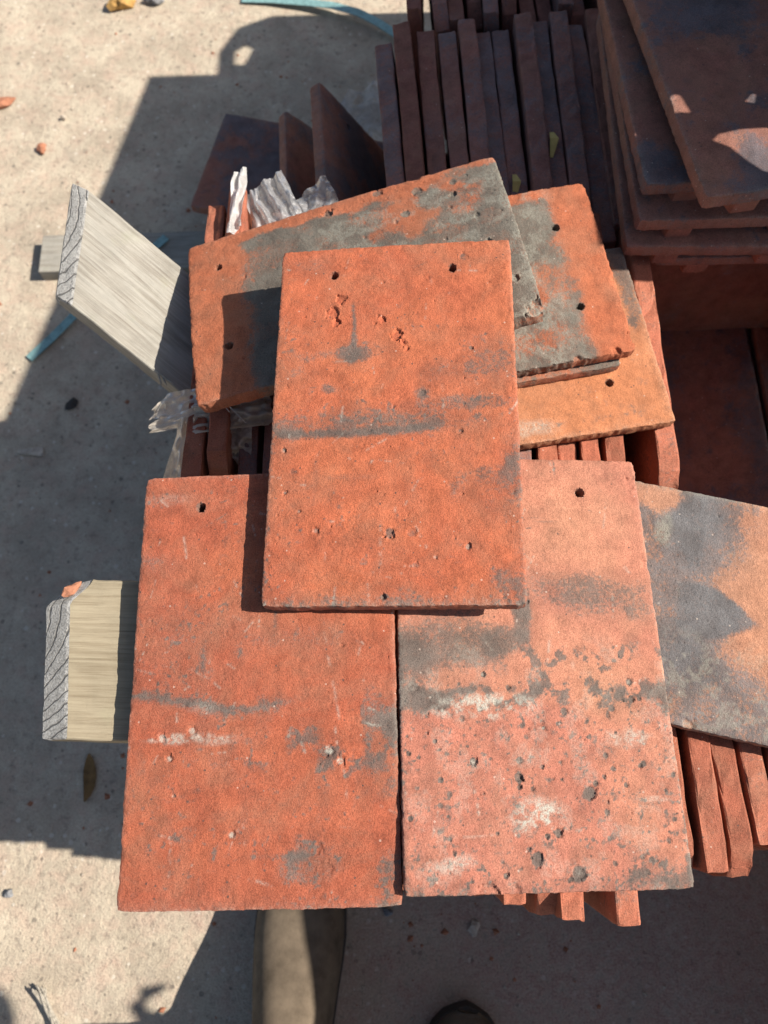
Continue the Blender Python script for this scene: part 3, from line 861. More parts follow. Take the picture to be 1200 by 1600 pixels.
def st_r(U, V, X, Y):
    s = z0(U)
    s += 0.62 * blob(U, V, 0.72, 0.355, 0.24, 0.055, 81, soft=0.7) + 0.32 * blob(U, V, 0.93, 0.40, 0.06, 0.03, 82)
    s += 0.90 * blob(U, V, 0.475, 0.40, 0.035, 0.075, 83, soft=0.6, warp=0.2)
    s += 0.40 * blob(U, V, 0.25, 0.375, 0.14, 0.03, 84, soft=0.9)
    s += 0.75 * blob(U, V, 0.18, 0.475, 0.20, 0.06, 85, soft=0.7) + 0.5 * blob(U, V, 0.03, 0.53, 0.07, 0.07, 86, soft=0.7)
    s += 0.55 * blob(U, V, 0.40, 0.47, 0.09, 0.03, 87, warp=0.8)
    bl = np.exp(-((V - 0.595 - (fbm(U * 8, V * 3, 88) - 0.5) * 0.05) / 0.022) ** 2)
    s += 1.0 * bl * sst(0.42, 0.62, fbm(U * 16, V * 30, 89, 5)) + 0.75 * bl * (1 - sst(0.15, 0.35, U))
    s += 0.75 * sst(0.52, 0.64, fbm(U * 18 + 2, V * 28, 90, 5)) * sst(0.44, 0.50, V) * (1 - sst(0.60, 0.66, V)) * sst(0.3, 0.5, U)
    s += 0.38 * sst(0.54, 0.72, fbm(U * 20 + 5, V * 32, 91, 5)) * sst(0.60, 0.66, V)
    s += 0.85 * specks(U, V, r_p, RW, RL, 1.15) + 0.7 * specks(U, V, r_small[:190], RW, RL, 1.25)
    s += 0.5 * blob(U, V, 0.90, 0.965, 0.12, 0.03, 92, warp=0.9) + 0.35 * sst(0.96, 1.0, V)
    s += 0.65 * np.exp(-(1 - U) / 0.012) * sst(0.4, 0.6, fbm(U * 20, V * 40, 93)) * sst(0.5, 0.6, V) + 0.7 * np.exp(-U / 0.012) * sst(0.42, 0.5, V) * (1 - sst(0.62, 0.7, V))
    for (u, v, a, b_) in ((0.37, 0.04, 0.005, 0.022), (0.66, 0.03, 0.005, 0.02), (0.60, 0.17, 0.05, 0.003), (0.57, 0.16, 0.04, 0.002)):
        s += 0.5 * blob(U, V, u, v, a, b_, 94, soft=0.5)
    b = 0.15 + 0.6 * (fbm(U * 4, V * 5, 95) - 0.45) + 0.35 * blob(U, V, 0.65, 0.52, 0.4, 0.10, 96, soft=0.9) + 0.35 * blob(U, V, 0.6, 0.2, 0.35, 0.15, 97, soft=0.9) - 0.45 * sst(0.60, 0.66, V) * (1 - sst(0.55, 0.85, U))
    p = 0.85 * blob(U, V, 0.29, 0.62, 0.15, 0.025, 98, warp=0.8) * sst(0.42, 0.6, fbm(U * 30, V * 50, 99)) + 0.9 * blob(U, V, 0.45, 0.855, 0.085, 0.04, 100, warp=0.8) * sst(0.42, 0.56, fbm(U * 34, V * 54, 101))
    p += 0.5 * blob(U, V, 0.82, 0.69, 0.08, 0.02, 102, warp=0.9) * sst(0.45, 0.6, fbm(U * 34, V * 54, 103)) + 0.5 * blob(U, V, 0.17, 0.945, 0.06, 0.015, 104, warp=.9) + 0.4 * blob(U, V, 0.90, 0.82, 0.05, 0.006, 105)
    p += 0.5 * specks(U, V, [r_p[0], r_p[9], r_p[10], r_p[13], r_p[12]], RW, RL, 0.6)
    p += 0.3 * sst(0.55, 0.68, fbm(U * 14, V * 22, 106)) * sst(0.44, 0.5, V) * 0.6 + 0.3 * np.exp(-np.minimum(U, 1 - U) / 0.007) * fbm(U * 60, V * 90, 107)
    p += 0.5 * scratches(U, V, 309, 40, RW, RL); s += 0.55 * scratches(U, V, 310, 44, RW, RL, 3, 14, False)
    s += 0.55 * sst(0.64, 0.76, fbm(U * 80, V * 128, 311, 2)) * sst(0.50, 0.62, V)
    return s, b, p
o = link('clay_tile', flat_tile_mesh('right_tile', RW, RL, 0.0130, 14, 210, 336, [(0.24, 0.09), (0.755, 0.092)], st_r, r_p + r_small, (0.0006, 0.0006), chips=[(0.985, 0.06, 6, 1.6), (0.28, 1.0, 7, 2.2), (0.36, 1.0, 6, 1.6), (1.0, 0.28, 5, 1.4)]), M_pink)
place(o, (0.0931, 0.0683, 0.5123), (-2.1, 4.24, 0.97))
tag(o, 'pinkish-orange tile at the lower right covered in dark specks and pits', 'roof tile')
add_nibs(o, RW, RL, 0.0130, M_pink)

# ---- upper left sideways tile (head to the left)
KW, KL = 0.1625, 0.261
k_p = [(0.93, 0.47, 4.5, 1.6), (0.80, 0.85, 2.8, 1.5), (0.62, 0.90, 3.0, 1.0), (0.90, 0.75, 4.5, 1.0), (0.44, 0.91, 2.6, 1.5), (0.76, 0.70, 4.0, .7), (0.97, 0.63, 4.5, .9), (0.66, 0.35, 4.0, 1.4), (0.20, 0.95, 3, 1.5), (0.62, 0.40, 3.0, 1.2), (0.89, 0.86, 3.2, .7)]
k_s = rnd_pits(75, 80, 0.03, 0.97, 0.08, 0.97, 0.6, 2.0, 0.3, 0.9)
def st_k(U, V, X, Y):
    # U: 0 at the image bottom, 1 at the image top; V: 0 left (head), 1 right
    n = fbm(U * 5, V * 8, 111, 5)
    s = 0.90 * sst(0.13, 0.22, V + (n - 0.5) * 0.10) * (1 - sst(0.86, 0.93, U + (n - 0.5) * 0.22)) * (1 - 0.0 * U)
    s *= 1 - 0.80 * blob(U, V, 0.76, 0.74, 0.16, 0.16, 112, warp=0.9, soft=0.6)
    s *= 1 - 0.45 * blob(U, V, 0.76, 0.22, 0.08, 0.10, 113, warp=0.8, soft=0.8)
    s = 1.15 * s * (1 - 0.25 * sst(0.5, 0.62, fbm(U * 10, V * 16, 114, 5)))
    s += 0.55 * blob(U, V, 0.88, 0.24, 0.04, 0.05, 115, warp=0.8) + 0.6 * blob(U, V, 0.79, 0.80, 0.07, 0.05, 116, warp=0.8) + 0.6 * blob(U, V, 0.93, 0.90, 0.06, 0.06, 117, warp=.8)
    s += 0.6 * specks(U, V, k_p, KW, KL, 1.2)
    b = 0.2 + 0.6 * (fbm(U * 5, V * 5, 118) - 0.45)
    p = 0.40 * sst(0.5, 0.62, fbm(U * 16, V * 24, 119, 5)) * sst(0.3, 0.45, V) * (1 - sst(0.85, 0.95, U))
    p += 0.35 * np.exp(-np.minimum(U, 1 - U) / 0.012) * fbm(U * 60, V * 90, 120) + 0.35 * sst(0.95, 1.0, V)
    return s, b, p
o = link('clay_tile', flat_tile_mesh('upper_tile', KW, KL, 0.0135, 21, 190, 300, [(0.27, 0.115), (0.78, 0.10)], st_k, k_p + k_s, (0.0015, 0.004), chips=[(0.02, 0.985, 9, 4.0), (1.0, 0.75, 5, 1.2)], rag=1.5), M_sooty)
place(o, (-0.0261, 0.3595, 0.4973), (-11.56, 8.82, 99.02))
tag(o, 'grey-stained crosswise tile with orange margins, under the upper left of the central tile', 'roof tile')
add_nibs(o, KW, KL, 0.0135, M_sooty)

# ---- upper right sideways tile (head to the right)
QW, QL = 0.1568, 0.2518
q_p = [(0.22, 0.30, 5, 1.2), (0.28, 0.36, 4, 1.0), (0.40, 0.28, 3, 1.0)]
q_s = rnd_pits(76, 60, 0.03, 0.97, 0.03, 0.97, 0.6, 1.8, 0.3, 0.9)
def st_q(U, V, X, Y):
    # V: 0 at the right (head); U: 0 at the image top, 1 bottom
    n = fbm(U * 6, V * 8, 121, 5)
    s = 1.05 * sst(0.11, 0.17, V + (n - 0.5) * 0.10) * sst(0.02, 0.10, U + (n - .5) * .08)
    s *= 1 - 0.65 * blob(U, V, 0.55, 0.24, 0.15, 0.12, 122, warp=0.9, soft=0.7)
    s *= 1 - 0.2 * sst(0.5, 0.65, fbm(U * 9, V * 14, 123, 5)) 
    s *= 1 - 0.5 * blob(U, V, 0.86, 0.32, 0.08, 0.2, 129, warp=0.9, soft=0.7)
    s += 0.7 * blob(U, V, 0.25, 0.30, 0.16, 0.10, 124, warp=0.7) + 0.5 * specks(U, V, q_p, QW, QL, 1.3)
    b = 0.1 + 0.5 * (fbm(U * 5, V * 5, 125) - 0.45)
    p = 0.4 * np.exp(-((V - 0.145 - (n - 0.5) * 0.08) / 0.02) ** 2) * fbm(U * 20, V * 30, 126) + 0.45 * sst(0.45, 0.62, fbm(U * 14, V * 20, 127, 5)) * sst(0.15, 0.2, V)
    return s, b, p
o = link('clay_tile', flat_tile_mesh('upper_right_tile', QW, QL, 0.0125, 27, 180, 290, [(0.25, 0.135), (0.72, 0.13)], st_q, q_p + q_s, (0.0006, 0.0006), chips=[(0.93, 0.0, 5, 3), (0.75, 0.0, 4, 2.4), (0.6, 0.0, 3, 2), (1.0, 0.06, 5, 2.5), (1.0, 0.18, 4, 2)], rag=1.7), M_sooty)
place(o, (0.0553, 0.3588, 0.4800), (1.75, 1.64, -79.38))
tag(o, 'grey crosswise tile with a crumbling orange end, right of the central tile', 'roof tile')
add_nibs(o, QW, QL, 0.0125, M_sooty)

def st_plain(seed, soot=0.2, buff=0.2):
    def f(U, V, X, Y):
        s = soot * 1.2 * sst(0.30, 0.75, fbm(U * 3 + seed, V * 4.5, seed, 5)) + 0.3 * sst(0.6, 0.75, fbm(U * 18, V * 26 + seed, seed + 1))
        b = buff + 0.5 * (fbm(U * 4, V * 5 + seed, seed + 2) - 0.45)
        p = 0.35 * np.exp(-np.minimum(np.minimum(U, 1 - U) * 0.6, np.minimum(V, 1 - V)) / 0.008) * fbm(U * 60, V * 90, seed + 3)
        return s, b, p
    return f
# thin dark tile between
o = link('clay_tile', flat_tile_mesh('dark_tile', 0.163, 0.262, 0.0115, 33, 90, 140, [(0.25, 0.1), (0.74, 0.1)], st_plain(130, 0.8), [], (0, 0)), M_sooty)
place(o, (0.042, 0.356, 0.4655), (0, 0, -79))
tag(o, 'dark tile edge sandwiched between the grey crosswise tile and the pale orange one', 'roof tile')
# pale orange tile
def st_m(U, V, X, Y):
    s, b, p = st_plain(135, 0.06, 0.3)(U, V, X, Y)
    s += 0.4 * np.exp(-((U - 0.93) / 0.02) ** 2) * sst(0.45, 0.6, fbm(U * 12, V * 20, 138)) + 0.75 * blob(U, V, 0.1, 0.02, 0.35, 0.04, 139)
    p += 0.5 * blob(U, V, 0.93, 0.45, 0.04, 0.10, 140)
    return s, b, p
o = link('clay_tile', flat_tile_mesh('pale_tile', 0.165, 0.265, 0.0125, 36, 190, 300, [(0.25, 0.14), (0.755, 0.165)], st_m, rnd_pits(77, 40, .03, .97, .03, .97, .5, 1.2, .3, .7), (0.0006, 0.0006), rag=1.3), M_buff)
place(o, (0.0848, 0.3184, 0.4520), (0, 0, -80.5))
tag(o, 'clean pale orange tile, lowest of the crosswise tiles right of the central tile', 'roof tile')
add_nibs(o, 0.165, 0.265, 0.0125, M_buff)
# blue-grey tile at the right edge
def st_f(U, V, X, Y):
    # head to the right: V 0 right .. 1 left ; U 0 top .. 1 bottom
    n = fbm(U * 4, V * 5, 141, 5)
    s = 0.70 * sst(0.58, 0.78, V + (n - 0.5) * 0.14) + 0.45 * blob(U, V, 0.12, 0.74, 0.20, 0.13, 142, warp=0.5, soft=0.7)
    s = np.maximum(s, 0.76 * sst(0.56, 0.80, U + (n - 0.5) * 0.2 + 0.25 * (V - 0.7)))
    s += 0.3 * blob(U, V, 0.72, 0.76, 0.12, 0.10, 143, soft=0.8)
    hw = 0.115 * sst(0.555, 0.72, V)
    tri = sst(0.0, 0.045, hw - np.abs(U - 0.52 + 0.05 * (n - .5)) + 0.01) * sst(0.56, 0.60, V) * (1 - sst(0.72, 0.84, V))
    s += 0.9 * tri + 0.4 * blob(U, V, 0.17, 0.80, 0.10, 0.035, 144, warp=0.8)
    s *= 1 - 0.75 * blob(U, V, 0.05, 0.88, 0.06, 0.07, 145, warp=0.9)
    s *= 0.92 + 0.3 * (n - 0.5)
    b = 0.3 + 0.5 * (n - 0.5)
    p = 0.55 * blob(U, V, 0.20, 0.86, 0.06, 0.02, 146, warp=0.9) + 0.35 * sst(0.5, 0.62, fbm(U * 24, V * 36, 147, 5)) * sst(0.55, 0.75, U) + 0.4 * scratches(U, V, 312, 40, 0.165, 0.265) + 0.4 * np.exp(-U / 0.012)
    return s, b, p
o = link('clay_tile', flat_tile_mesh('blue_grey_tile', 0.1665, 0.265, 0.0130, 41, 200, 320, [(0.25, 0.09), (0.75, 0.09)], st_f, rnd_pits(78, 50, .03, .97, .03, .97, .5, 1.4, .3, .8), (0.0004, 0.0008), chips=[(0.99, 0.75, 5, 1.5)]), M_blue)
place(o, (0.283, 0.0926, 0.4750), (0, 0, -102.6))
tag(o, 'blue-grey and peach tile running out of the picture at the right edge', 'roof tile')
add_nibs(o, 0.1665, 0.265, 0.0130, M_blue)

# ---- flat pile at the upper right
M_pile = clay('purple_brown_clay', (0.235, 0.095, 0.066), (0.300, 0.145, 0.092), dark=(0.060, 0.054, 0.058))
pile = [((0.299, 0.548, 0.532), 190, 0.75, 'topmost tile of the shaded pile at the upper right, with patches of sunlight'),
        ((0.278, 0.5735, 0.510), 184.5, 0.65, 'second tile from the top of the shaded pile at the upper right'),
        ((0.284, 0.554, 0.488), 182, 0.3, 'third tile from the top of the shaded pile at the upper right'),
        ((0.2845, 0.5445, 0.465), 180, 0.3, 'fourth tile from the top of the shaded pile at the upper right'),
        ((0.317, 0.551, 0.442), 181, 0.3, 'bottom tile of the shaded pile at the upper right')]
for k, (loc, rz, so, lab) in enumerate(pile):
    hi = k < 2
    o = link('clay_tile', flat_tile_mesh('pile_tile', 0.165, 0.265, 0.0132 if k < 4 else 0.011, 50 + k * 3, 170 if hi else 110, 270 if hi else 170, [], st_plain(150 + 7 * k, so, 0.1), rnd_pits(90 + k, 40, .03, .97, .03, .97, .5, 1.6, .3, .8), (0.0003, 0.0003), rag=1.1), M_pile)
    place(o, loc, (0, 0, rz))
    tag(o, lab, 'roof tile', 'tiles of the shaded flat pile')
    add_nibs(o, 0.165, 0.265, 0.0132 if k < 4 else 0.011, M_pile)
# floor of the dark gap
for k, (x, y, z, rz) in enumerate([(0.318, 0.333, 0.262, 181), (0.490, 0.333, 0.266, 180)]):
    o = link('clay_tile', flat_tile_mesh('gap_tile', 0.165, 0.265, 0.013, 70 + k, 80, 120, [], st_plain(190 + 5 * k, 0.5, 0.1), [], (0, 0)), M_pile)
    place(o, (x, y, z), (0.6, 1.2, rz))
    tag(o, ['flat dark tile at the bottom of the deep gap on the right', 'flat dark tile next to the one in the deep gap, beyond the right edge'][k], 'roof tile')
o = upright(4, 0.366, 0.466, 0.4275, 0, 'tile added across the back of the deep gap on the right to darken it', None, UP)  # plain tile added so the back of the gap reads dark
o.location = (0.378, 0.4665, 0.2635); o.rotation_euler = (R(-3), 0, R(91))
for k in range(8):
    upright(k + 1, 0.235 + 0.030 * k, 0.335, 0.2455, 0, '%s upright tile from the left under the deep gap on the right' % ORD[k], 'upright tiles under the gap', UP, 0, 0.70)
for k in range(16):
    upright(k + 1, -0.12 + 0.021 * k, 0.335, 0.270, 0, '%s upright tile from the left in the layer under the middle row' % ORD[k], 'upright tiles under the middle row', UP, 0, 0.855)

# ---- fallen tiles leaning in the shade at the left of the back row
fallen = [((-0.060, 0.566, 0.370), 56, 4, 'shaded tile with a nail hole leaning against the left end of the back row'),
          ((-0.108, 0.600, 0.300), 46, 3, 'smaller-looking shaded tile leaning between the flat one and the row end')]
for k, ((x, y, z), th, yw_, lab) in enumerate(fallen):
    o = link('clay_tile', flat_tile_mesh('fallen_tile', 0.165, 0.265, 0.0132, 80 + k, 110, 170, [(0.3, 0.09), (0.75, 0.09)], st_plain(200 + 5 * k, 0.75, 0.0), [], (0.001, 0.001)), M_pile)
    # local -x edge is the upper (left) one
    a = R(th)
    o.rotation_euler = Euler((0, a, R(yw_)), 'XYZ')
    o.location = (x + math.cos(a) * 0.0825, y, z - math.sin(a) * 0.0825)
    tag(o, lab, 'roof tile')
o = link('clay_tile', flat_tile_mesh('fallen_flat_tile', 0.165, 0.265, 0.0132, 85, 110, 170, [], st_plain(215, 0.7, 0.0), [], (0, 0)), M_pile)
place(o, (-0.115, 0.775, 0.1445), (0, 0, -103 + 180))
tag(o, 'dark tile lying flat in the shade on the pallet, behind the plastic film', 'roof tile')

# ================================================================== TIMBER PROPS
def timber(name, origin, a, w, length, thick, mats, chamfer=None, seed=1, splay=0.0, skew=0.0, width=None):
    """origin: upper corner of the end, a: unit vector down the board, w: width vector (full width).
    local x = along, y = -width.., z = up out of the face"""
    a = Vector(a).normalized()
    if width is None:
        width = Vector(w).length
        y = -Vector(w).normalized()
    else:
        y = Vector(w).normalized()
    z = a.cross(y).normalized()
    y = z.cross(a).normalized()
    nx, ny, nz = 60, 36, 7
    bm = bmesh.new()
    bmesh.ops.create_cube(bm, size=1.0)
    for v in bm.verts:
        v.co = Vector(((v.co.x + 0.5) * length, (v.co.y - 0.5) * width, (v.co.z - 0.5) * thick))
    bmesh.ops.bevel(bm, geom=list(bm.edges), offset=0.0009, segments=1, affect='EDGES')
    for k in range(1, nx):
        bmesh.ops.bisect_plane(bm, geom=bm.verts[:] + bm.edges[:] + bm.faces[:], plane_co=(length * k / nx, 0, 0), plane_no=(1, 0, 0))
    for k in range(1, ny):
        bmesh.ops.bisect_plane(bm, geom=bm.verts[:] + bm.edges[:] + bm.faces[:], plane_co=(0, -width * k / ny, 0), plane_no=(0, 1, 0))
    for k in range(1, nz):
        bmesh.ops.bisect_plane(bm, geom=bm.verts[:] + bm.edges[:] + bm.faces[:], plane_co=(0, 0, -thick * k / nz), plane_no=(0, 0, 1))
    bm.faces.index_update()
    ends = {f.index for f in bm.faces if f.calc_center_median().x < 0.0007}
    co = np.array([v.co[:] for v in bm.verts])
    X, Y, Z = co.T
    endm = np.exp(-X / 0.003)
    rel = (fbm(Y * 90 + seed, Z * 260 + Y * 60, seed, 4) - 0.5)
    X2 = X + endm * (rel * 0.0016)
    top = np.exp(Z / 0.002)
    Z2 = Z + top * (fbm(X * 20 + seed, Y * 230, seed + 3, 3) - 0.5) * 0.0011
    Y2 = Y + np.where((Y > -0.002) | (Y < -width + 0.002), (fbm(X * 40 + seed, Z * 60, seed + 4, 3) - 0.5) * 0.0018, 0)
    X2 = X2 + np.exp(-X / 0.004) * splay * np.maximum(Z, -0.011)
    X2 = X2 - skew * Y
    if chamfer:      # corner of the end split away
        X2 = X2 + np.exp(-X / 0.01) * np.clip(chamfer + Y, 0, 1) * 1.15
    for v, p, q_, r_ in zip(bm.verts, X2, Y2, Z2):
        v.co = (p, q_, r_)
    bm.normal_update()
    for f in bm.faces:
        c = f.calc_center_median()
        f.material_index = 1 if (f.index in ends) else 0
    me = bpy.data.meshes.new(name)
    bm.to_mesh(me); bm.free()
    for m_ in mats:
        me.materials.append(m_)
    o = link(name, me)
    o.matrix_world = Matrix.Translation(Vector(origin)) @ Matrix((a, y, z)).transposed().to_4x4()
    return o
t1 = timber('timber_prop', (-0.2410, 0.448, 0.490), (0.069, -0.0475, -0.035), (0.0447, 0.0722, -0.0), 0.125, 0.024, (M_wood1, M_end), seed=3, skew=0.61, width=0.0848, splay=1.5)
tag(t1, 'weathered pale timber with sawn end sticking up steeply at the upper left', 'timber')
# splinters on its lower side
def tube(pts, rad, n=6, name='tube'):
    V = []; F = []
    for i, p in enumerate(pts):
        p = Vector(p)
        d = (Vector(pts[min(i + 1, len(pts) - 1)]) - Vector(pts[max(i - 1, 0)])).normalized()
        u = d.orthogonal().normalized(); w = d.cross(u)
        r_ = rad[i] if hasattr(rad, '__len__') else rad
        for k in range(n):
            an = 2 * math.pi * k / n
            V.append(p + (u * math.cos(an) + w * math.sin(an)) * r_)
    for i in range(len(pts) - 1):
        for k in range(n):
            F.append((i * n + k, i * n + (k + 1) % n, (i + 1) * n + (k + 1) % n, (i + 1) * n + k))
    F.append(tuple(range(n))[::-1]); F.append(tuple((len(pts) - 1) * n + k for k in range(n)))
    return mesh(name, V, F)
for k, (dx, dy, dz) in enumerate([(0.010, -0.006, 0.006), (0.007, -0.010, 0.003), (0.013, -0.002, 0.008)]):
    s = link('splinter', tube([(0.138 - 0.004 * k, -0.083, -0.001), (0.138 + dx * 0.6, -0.083 + dy * 0.6, dz * 0.5), (0.138 + dx, -0.083 + dy, dz)], [0.0012, 0.0008, 0.0002], 5), M_wood1, t1)
t2 = timber('timber_prop', (-0.2110, 0.1205, 0.4975), (1.0, -0.02, -0.03), (0.0134, -0.1024, 0), 0.17, 0.026, (M_wood2, M_end), chamfer=0.016, seed=9, splay=1.7, skew=0.13)
tag(t2, 'squarer tan timber with cracked white end grain sticking up beside the lower left tile', 'timber')
fr = link('clay_fragment', stone_mesh(4, 0.0068, 0.0032, 0.003, 2, 0.3), M_frag)
place(fr, (-0.2100, 0.1140, 0.4945), (10, 20, 50))
tag(fr, 'orange sliver of broken clay stuck on the corner of the tan timber', 'fragment')

# ================================================================== PLASTIC FILM
def film_patch(V, F, c, nu, nv, fold, freq, seed, sag=0.0):
    """c: four corners p00 p10 p11 p01; folds run along v"""
    c = [Vector(p) for p in c]
    n = ((c[1] - c[0]).cross(c[3] - c[0])).normalized()
    b = len(V)
    rs_ = np.random.RandomState(seed + 50)
    cre = [(rs_.normal(0.25, 0.55), freq * (0.35 + 0.6 * rs_.rand()), rs_.rand(), 0.4 + 0.6 * rs_.rand()) for _ in range(3)] + [(rs_.rand() * 3.1, freq * (0.8 + rs_.rand()), rs_.rand(), 0.25) for _ in range(3)]
    for i in range(nu):
        for j in range(nv):
            u = i / (nu - 1); v = j / (nv - 1)
            p = c[0] * (1 - u) * (1 - v) + c[1] * u * (1 - v) + c[2] * u * v + c[3] * (1 - u) * v
            f1 = 0.0
            for (da, fr_, ph, am) in cre:
                q = (u * math.cos(da) + v * math.sin(da)) * fr_ + ph
                f1 += am * (abs((q % 1.0) - 0.5) * 2 - 0.5)
            f2 = float(vn(u * 7 + seed, v * 7 + seed, seed + 1)) - 0.5
            rim = (float(vn(u * 6, seed * 3.3, seed + 4)) - 0.5) * 0.012 * v * (v > 0.9)
            p = p + n * (f1 * fold * 0.95 + f2 * fold * 0.9 - sag * 4 * v * (1 - v)) + (c[3] - c[0]).normalized() * rim
            V.append(p)
    for i in range(nu - 1):
        for j in range(nv - 1):
            k = b + i * nv + j
            F.append((k, k + nv, k + nv + 1, k + 1))
def px(u, v, z=0.45):      # plan position near the left flank of the pile
    return ((u - 600) * 0.000505, 0.269 - (v - 640) * 0.00054, z)
def film_thing(name, patches, mat, label):
    V = []; F = []
    for (c, nu, nv, fold, fq, sd) in patches:
        film_patch(V, F, c, nu, nv, fold, fq, sd)
    o = link(name, mesh(name, V, F), mat, smooth=True)
    return tag(o, label, 'plastic film')
film_thing('plastic_film', [
    ([px(322, 606, .455), px(330, 642, .450), px(246, 650, .443), px(262, 614, .452)], 26, 34, 0.0035, 3, 3),
    ([px(262, 614, .452), px(252, 650, .444), px(230, 644, .440), px(238, 632, .446)], 16, 18, 0.002, 3, 5),
    ([px(335, 630, .456), px(332, 656, .448), px(240, 668, .440), px(238, 656, .447)], 18, 36, 0.003, 3, 7),
    ([px(282, 650, .449), px(316, 648, .450), px(292, 738, .412), px(238, 738, .410)], 34, 38, 0.007, 4, 9),
    ([px(306, 634, .454), px(302, 676, .446), px(428, 660, .447), px(428, 610, .455)], 30, 46, 0.006, 4, 11),
    ([px(330, 652, .451), px(394, 650, .449), px(390, 710, .430), px(328, 704, .428)], 36, 30, 0.006, 4, 13),
], M_film, 'crumpled dusty clear plastic film hanging between the two timbers')
film_thing('plastic_film', [
    ([px(286, 690, .430), px(306, 690, .430), px(304, 750, .40), px(280, 750, .40)], 8, 16, 0.002, 2, 15),
    ([px(307, 664, .444), px(323, 664, .444), px(327, 700, .432), px(310, 702, .432)], 8, 16, 0.002, 2, 16),
], M_film_w, 'whitish strips of plastic film just above the lower left tile')
def py_(u, v, z=0.45):
    return ((u - 600) * 0.00056, 0.44 - (v - 360) * 0.00067, z)
film_thing('plastic_film', [
    ([py_(396, 302, .452), py_(440, 280, .462), py_(480, 345, .450), py_(428, 370, .440)], 40, 34, 0.006, 3.2, 21),
    ([py_(382, 305, .450), py_(402, 300, .455), py_(434, 368, .440), py_(404, 370, .436)], 20, 26, 0.004, 2.5, 23),
    ([py_(450, 318, .446), py_(508, 280, .456), py_(534, 318, .448), py_(468, 352, .438)], 40, 26, 0.006, 3.4, 25),
], M_film_w, 'bunched milky plastic film behind the crosswise grey tile')
film_thing('plastic_film', [
    ([py_(370, 298, .470), py_(390, 290, .473), py_(385, 376, .462), py_(362, 378, .460)], 16, 34, 0.005, 2.2, 27),
], M_white, 'bright white scrap of film beside the leftmost upright tiles')
film_thing('plastic_film', [
    ([(-0.115, 0.96, .010), (0.01, 0.95, .012), (0.03, 1.10, .012), (-0.06, 1.07, .008)], 34, 30, 0.012, 3, 29),
], M_film_w, 'pale plastic film lying on the shaded ground behind the leaning tiles')
# frayed wisp at the corner of the crosswise tile
V = []; F = []
rs = np.random.RandomState(8)
wo = None
wisps = bpy.data.objects.new('frayed_film', None)
wisps.location = (-0.130, 0.277, 0.478)
COL.objects.link(wisps)
tag(wisps, 'small frayed white wisp of film at the near corner of the crosswise grey tile', 'plastic film')
for k in range(16):
    a = rs.rand() * 1.6 - 1.3; ln = 0.008 + 0.026 * rs.rand()
    p0 = Vector((rs.rand() * 0.006 - 0.003, rs.rand() * 0.006 - 0.003, 0))
    p1 = p0 + Vector((math.cos(a), math.sin(a), 0.25 * rs.rand() - 0.2)) * ln * 0.5
    p2 = p1 + Vector((math.cos(a + rs.rand() - .5), math.sin(a + rs.rand() - .5), -0.5 * rs.rand())) * ln * 0.5
    link('strand', tube([p0, p1, p2], [0.0008, 0.0005, 0.0002], 4), M_white, wisps)
V = []; F = []
film_patch(V, F, [(-.004, .008, .002), (.006, .010, .004), (.008, -.004, 0), (-.003, -.006, -.002)], 12, 12, 0.004, 4, 31)
link('knot', mesh('knot', V, F), M_white, wisps, smooth=True)

# ================================================================== STRAPS, DEBRIS
def ribbon(pts, w, thick, name, up=(0, 0, 1)):
    V = []; F = []
    up = Vector(up)
    for i, p in enumerate(pts):
        p = Vector(p)
        d = (Vector(pts[min(i + 1, len(pts) - 1)]) - Vector(pts[max(i - 1, 0)])).normalized()
        s = d.cross(up).normalized() * (w[i] if hasattr(w, '__len__') else w) / 2
        n = s.cross(d).normalized() * thick / 2
        V += [p - s - n, p + s - n, p + s + n, p - s + n]
    for i in range(len(pts) - 1):
        for k in range(4):
            F.append((i * 4 + k, i * 4 + (k + 1) % 4, (i + 1) * 4 + (k + 1) % 4, (i + 1) * 4 + k))
    F.append((3, 2, 1, 0)); e = (len(pts) - 1) * 4
    F.append((e, e + 1, e + 2, e + 3))
    return mesh(name, V, F)
s1 = link('packing_strap', ribbon([(-0.520, 0.570, 0.004), (-0.488, 0.606, 0.007), (-0.455, 0.645, 0.012), (-0.40, 0.70, 0.016), (-0.33, 0.765, 0.028)], 0.013, 0.0012, 'strap'), M_strap)
tag(s1, 'teal plastic packing strap on the ground under the upper timber', 'strap')
arc = [(-0.25, 1.286, 0.004), (-0.20, 1.282, 0.006), (-0.134, 1.270, 0.010), (-0.09, 1.258, 0.014), (-0.044, 1.239, 0.016), (-0.01, 1.218, 0.014), (0.022, 1.195, 0.010), (0.06, 1.15, 0.005)]
s2 = link('packing_strap', ribbon(arc, 0.016, 0.0012, 'strap'), M_strap)
tag(s2, 'teal plastic packing strap curving over the ground at the top edge', 'strap')
def debris(name, seed, loc, s, mat, label, cat, rot=(0, 0, 0), rough=0.35):
    o = link(name, stone_mesh(seed, *s, 2, rough), mat)
    place(o, loc, rot)
    return tag(o, label, cat)
debris('stone', 1, (-0.458, 1.274, 0.011), (0.024, 0.014, 0.012), M_ochre, 'ochre stone on the sunlit ground at the top edge', 'stone', (0, 0, 40))
debris('stone', 2, (-0.402, 1.283, 0.007), (0.016, 0.010, 0.008), M_greyst, 'small grey stone next to the ochre stone at the top edge', 'stone', (0, 0, 20))
debris('tile_shard', 3, (-0.640, 1.050, 0.005), (0.024, 0.011, 0.006), M_frag, 'flat reddish shard on the sunlit ground at the left edge', 'shard', (0, 0, 15))
debris('tile_shard', 7, (-0.556, 0.955, 0.004), (0.010, 0.008, 0.005), M_frag, 'small reddish crumb on the sunlit ground above the upper timber', 'shard', (0, 0, 70))
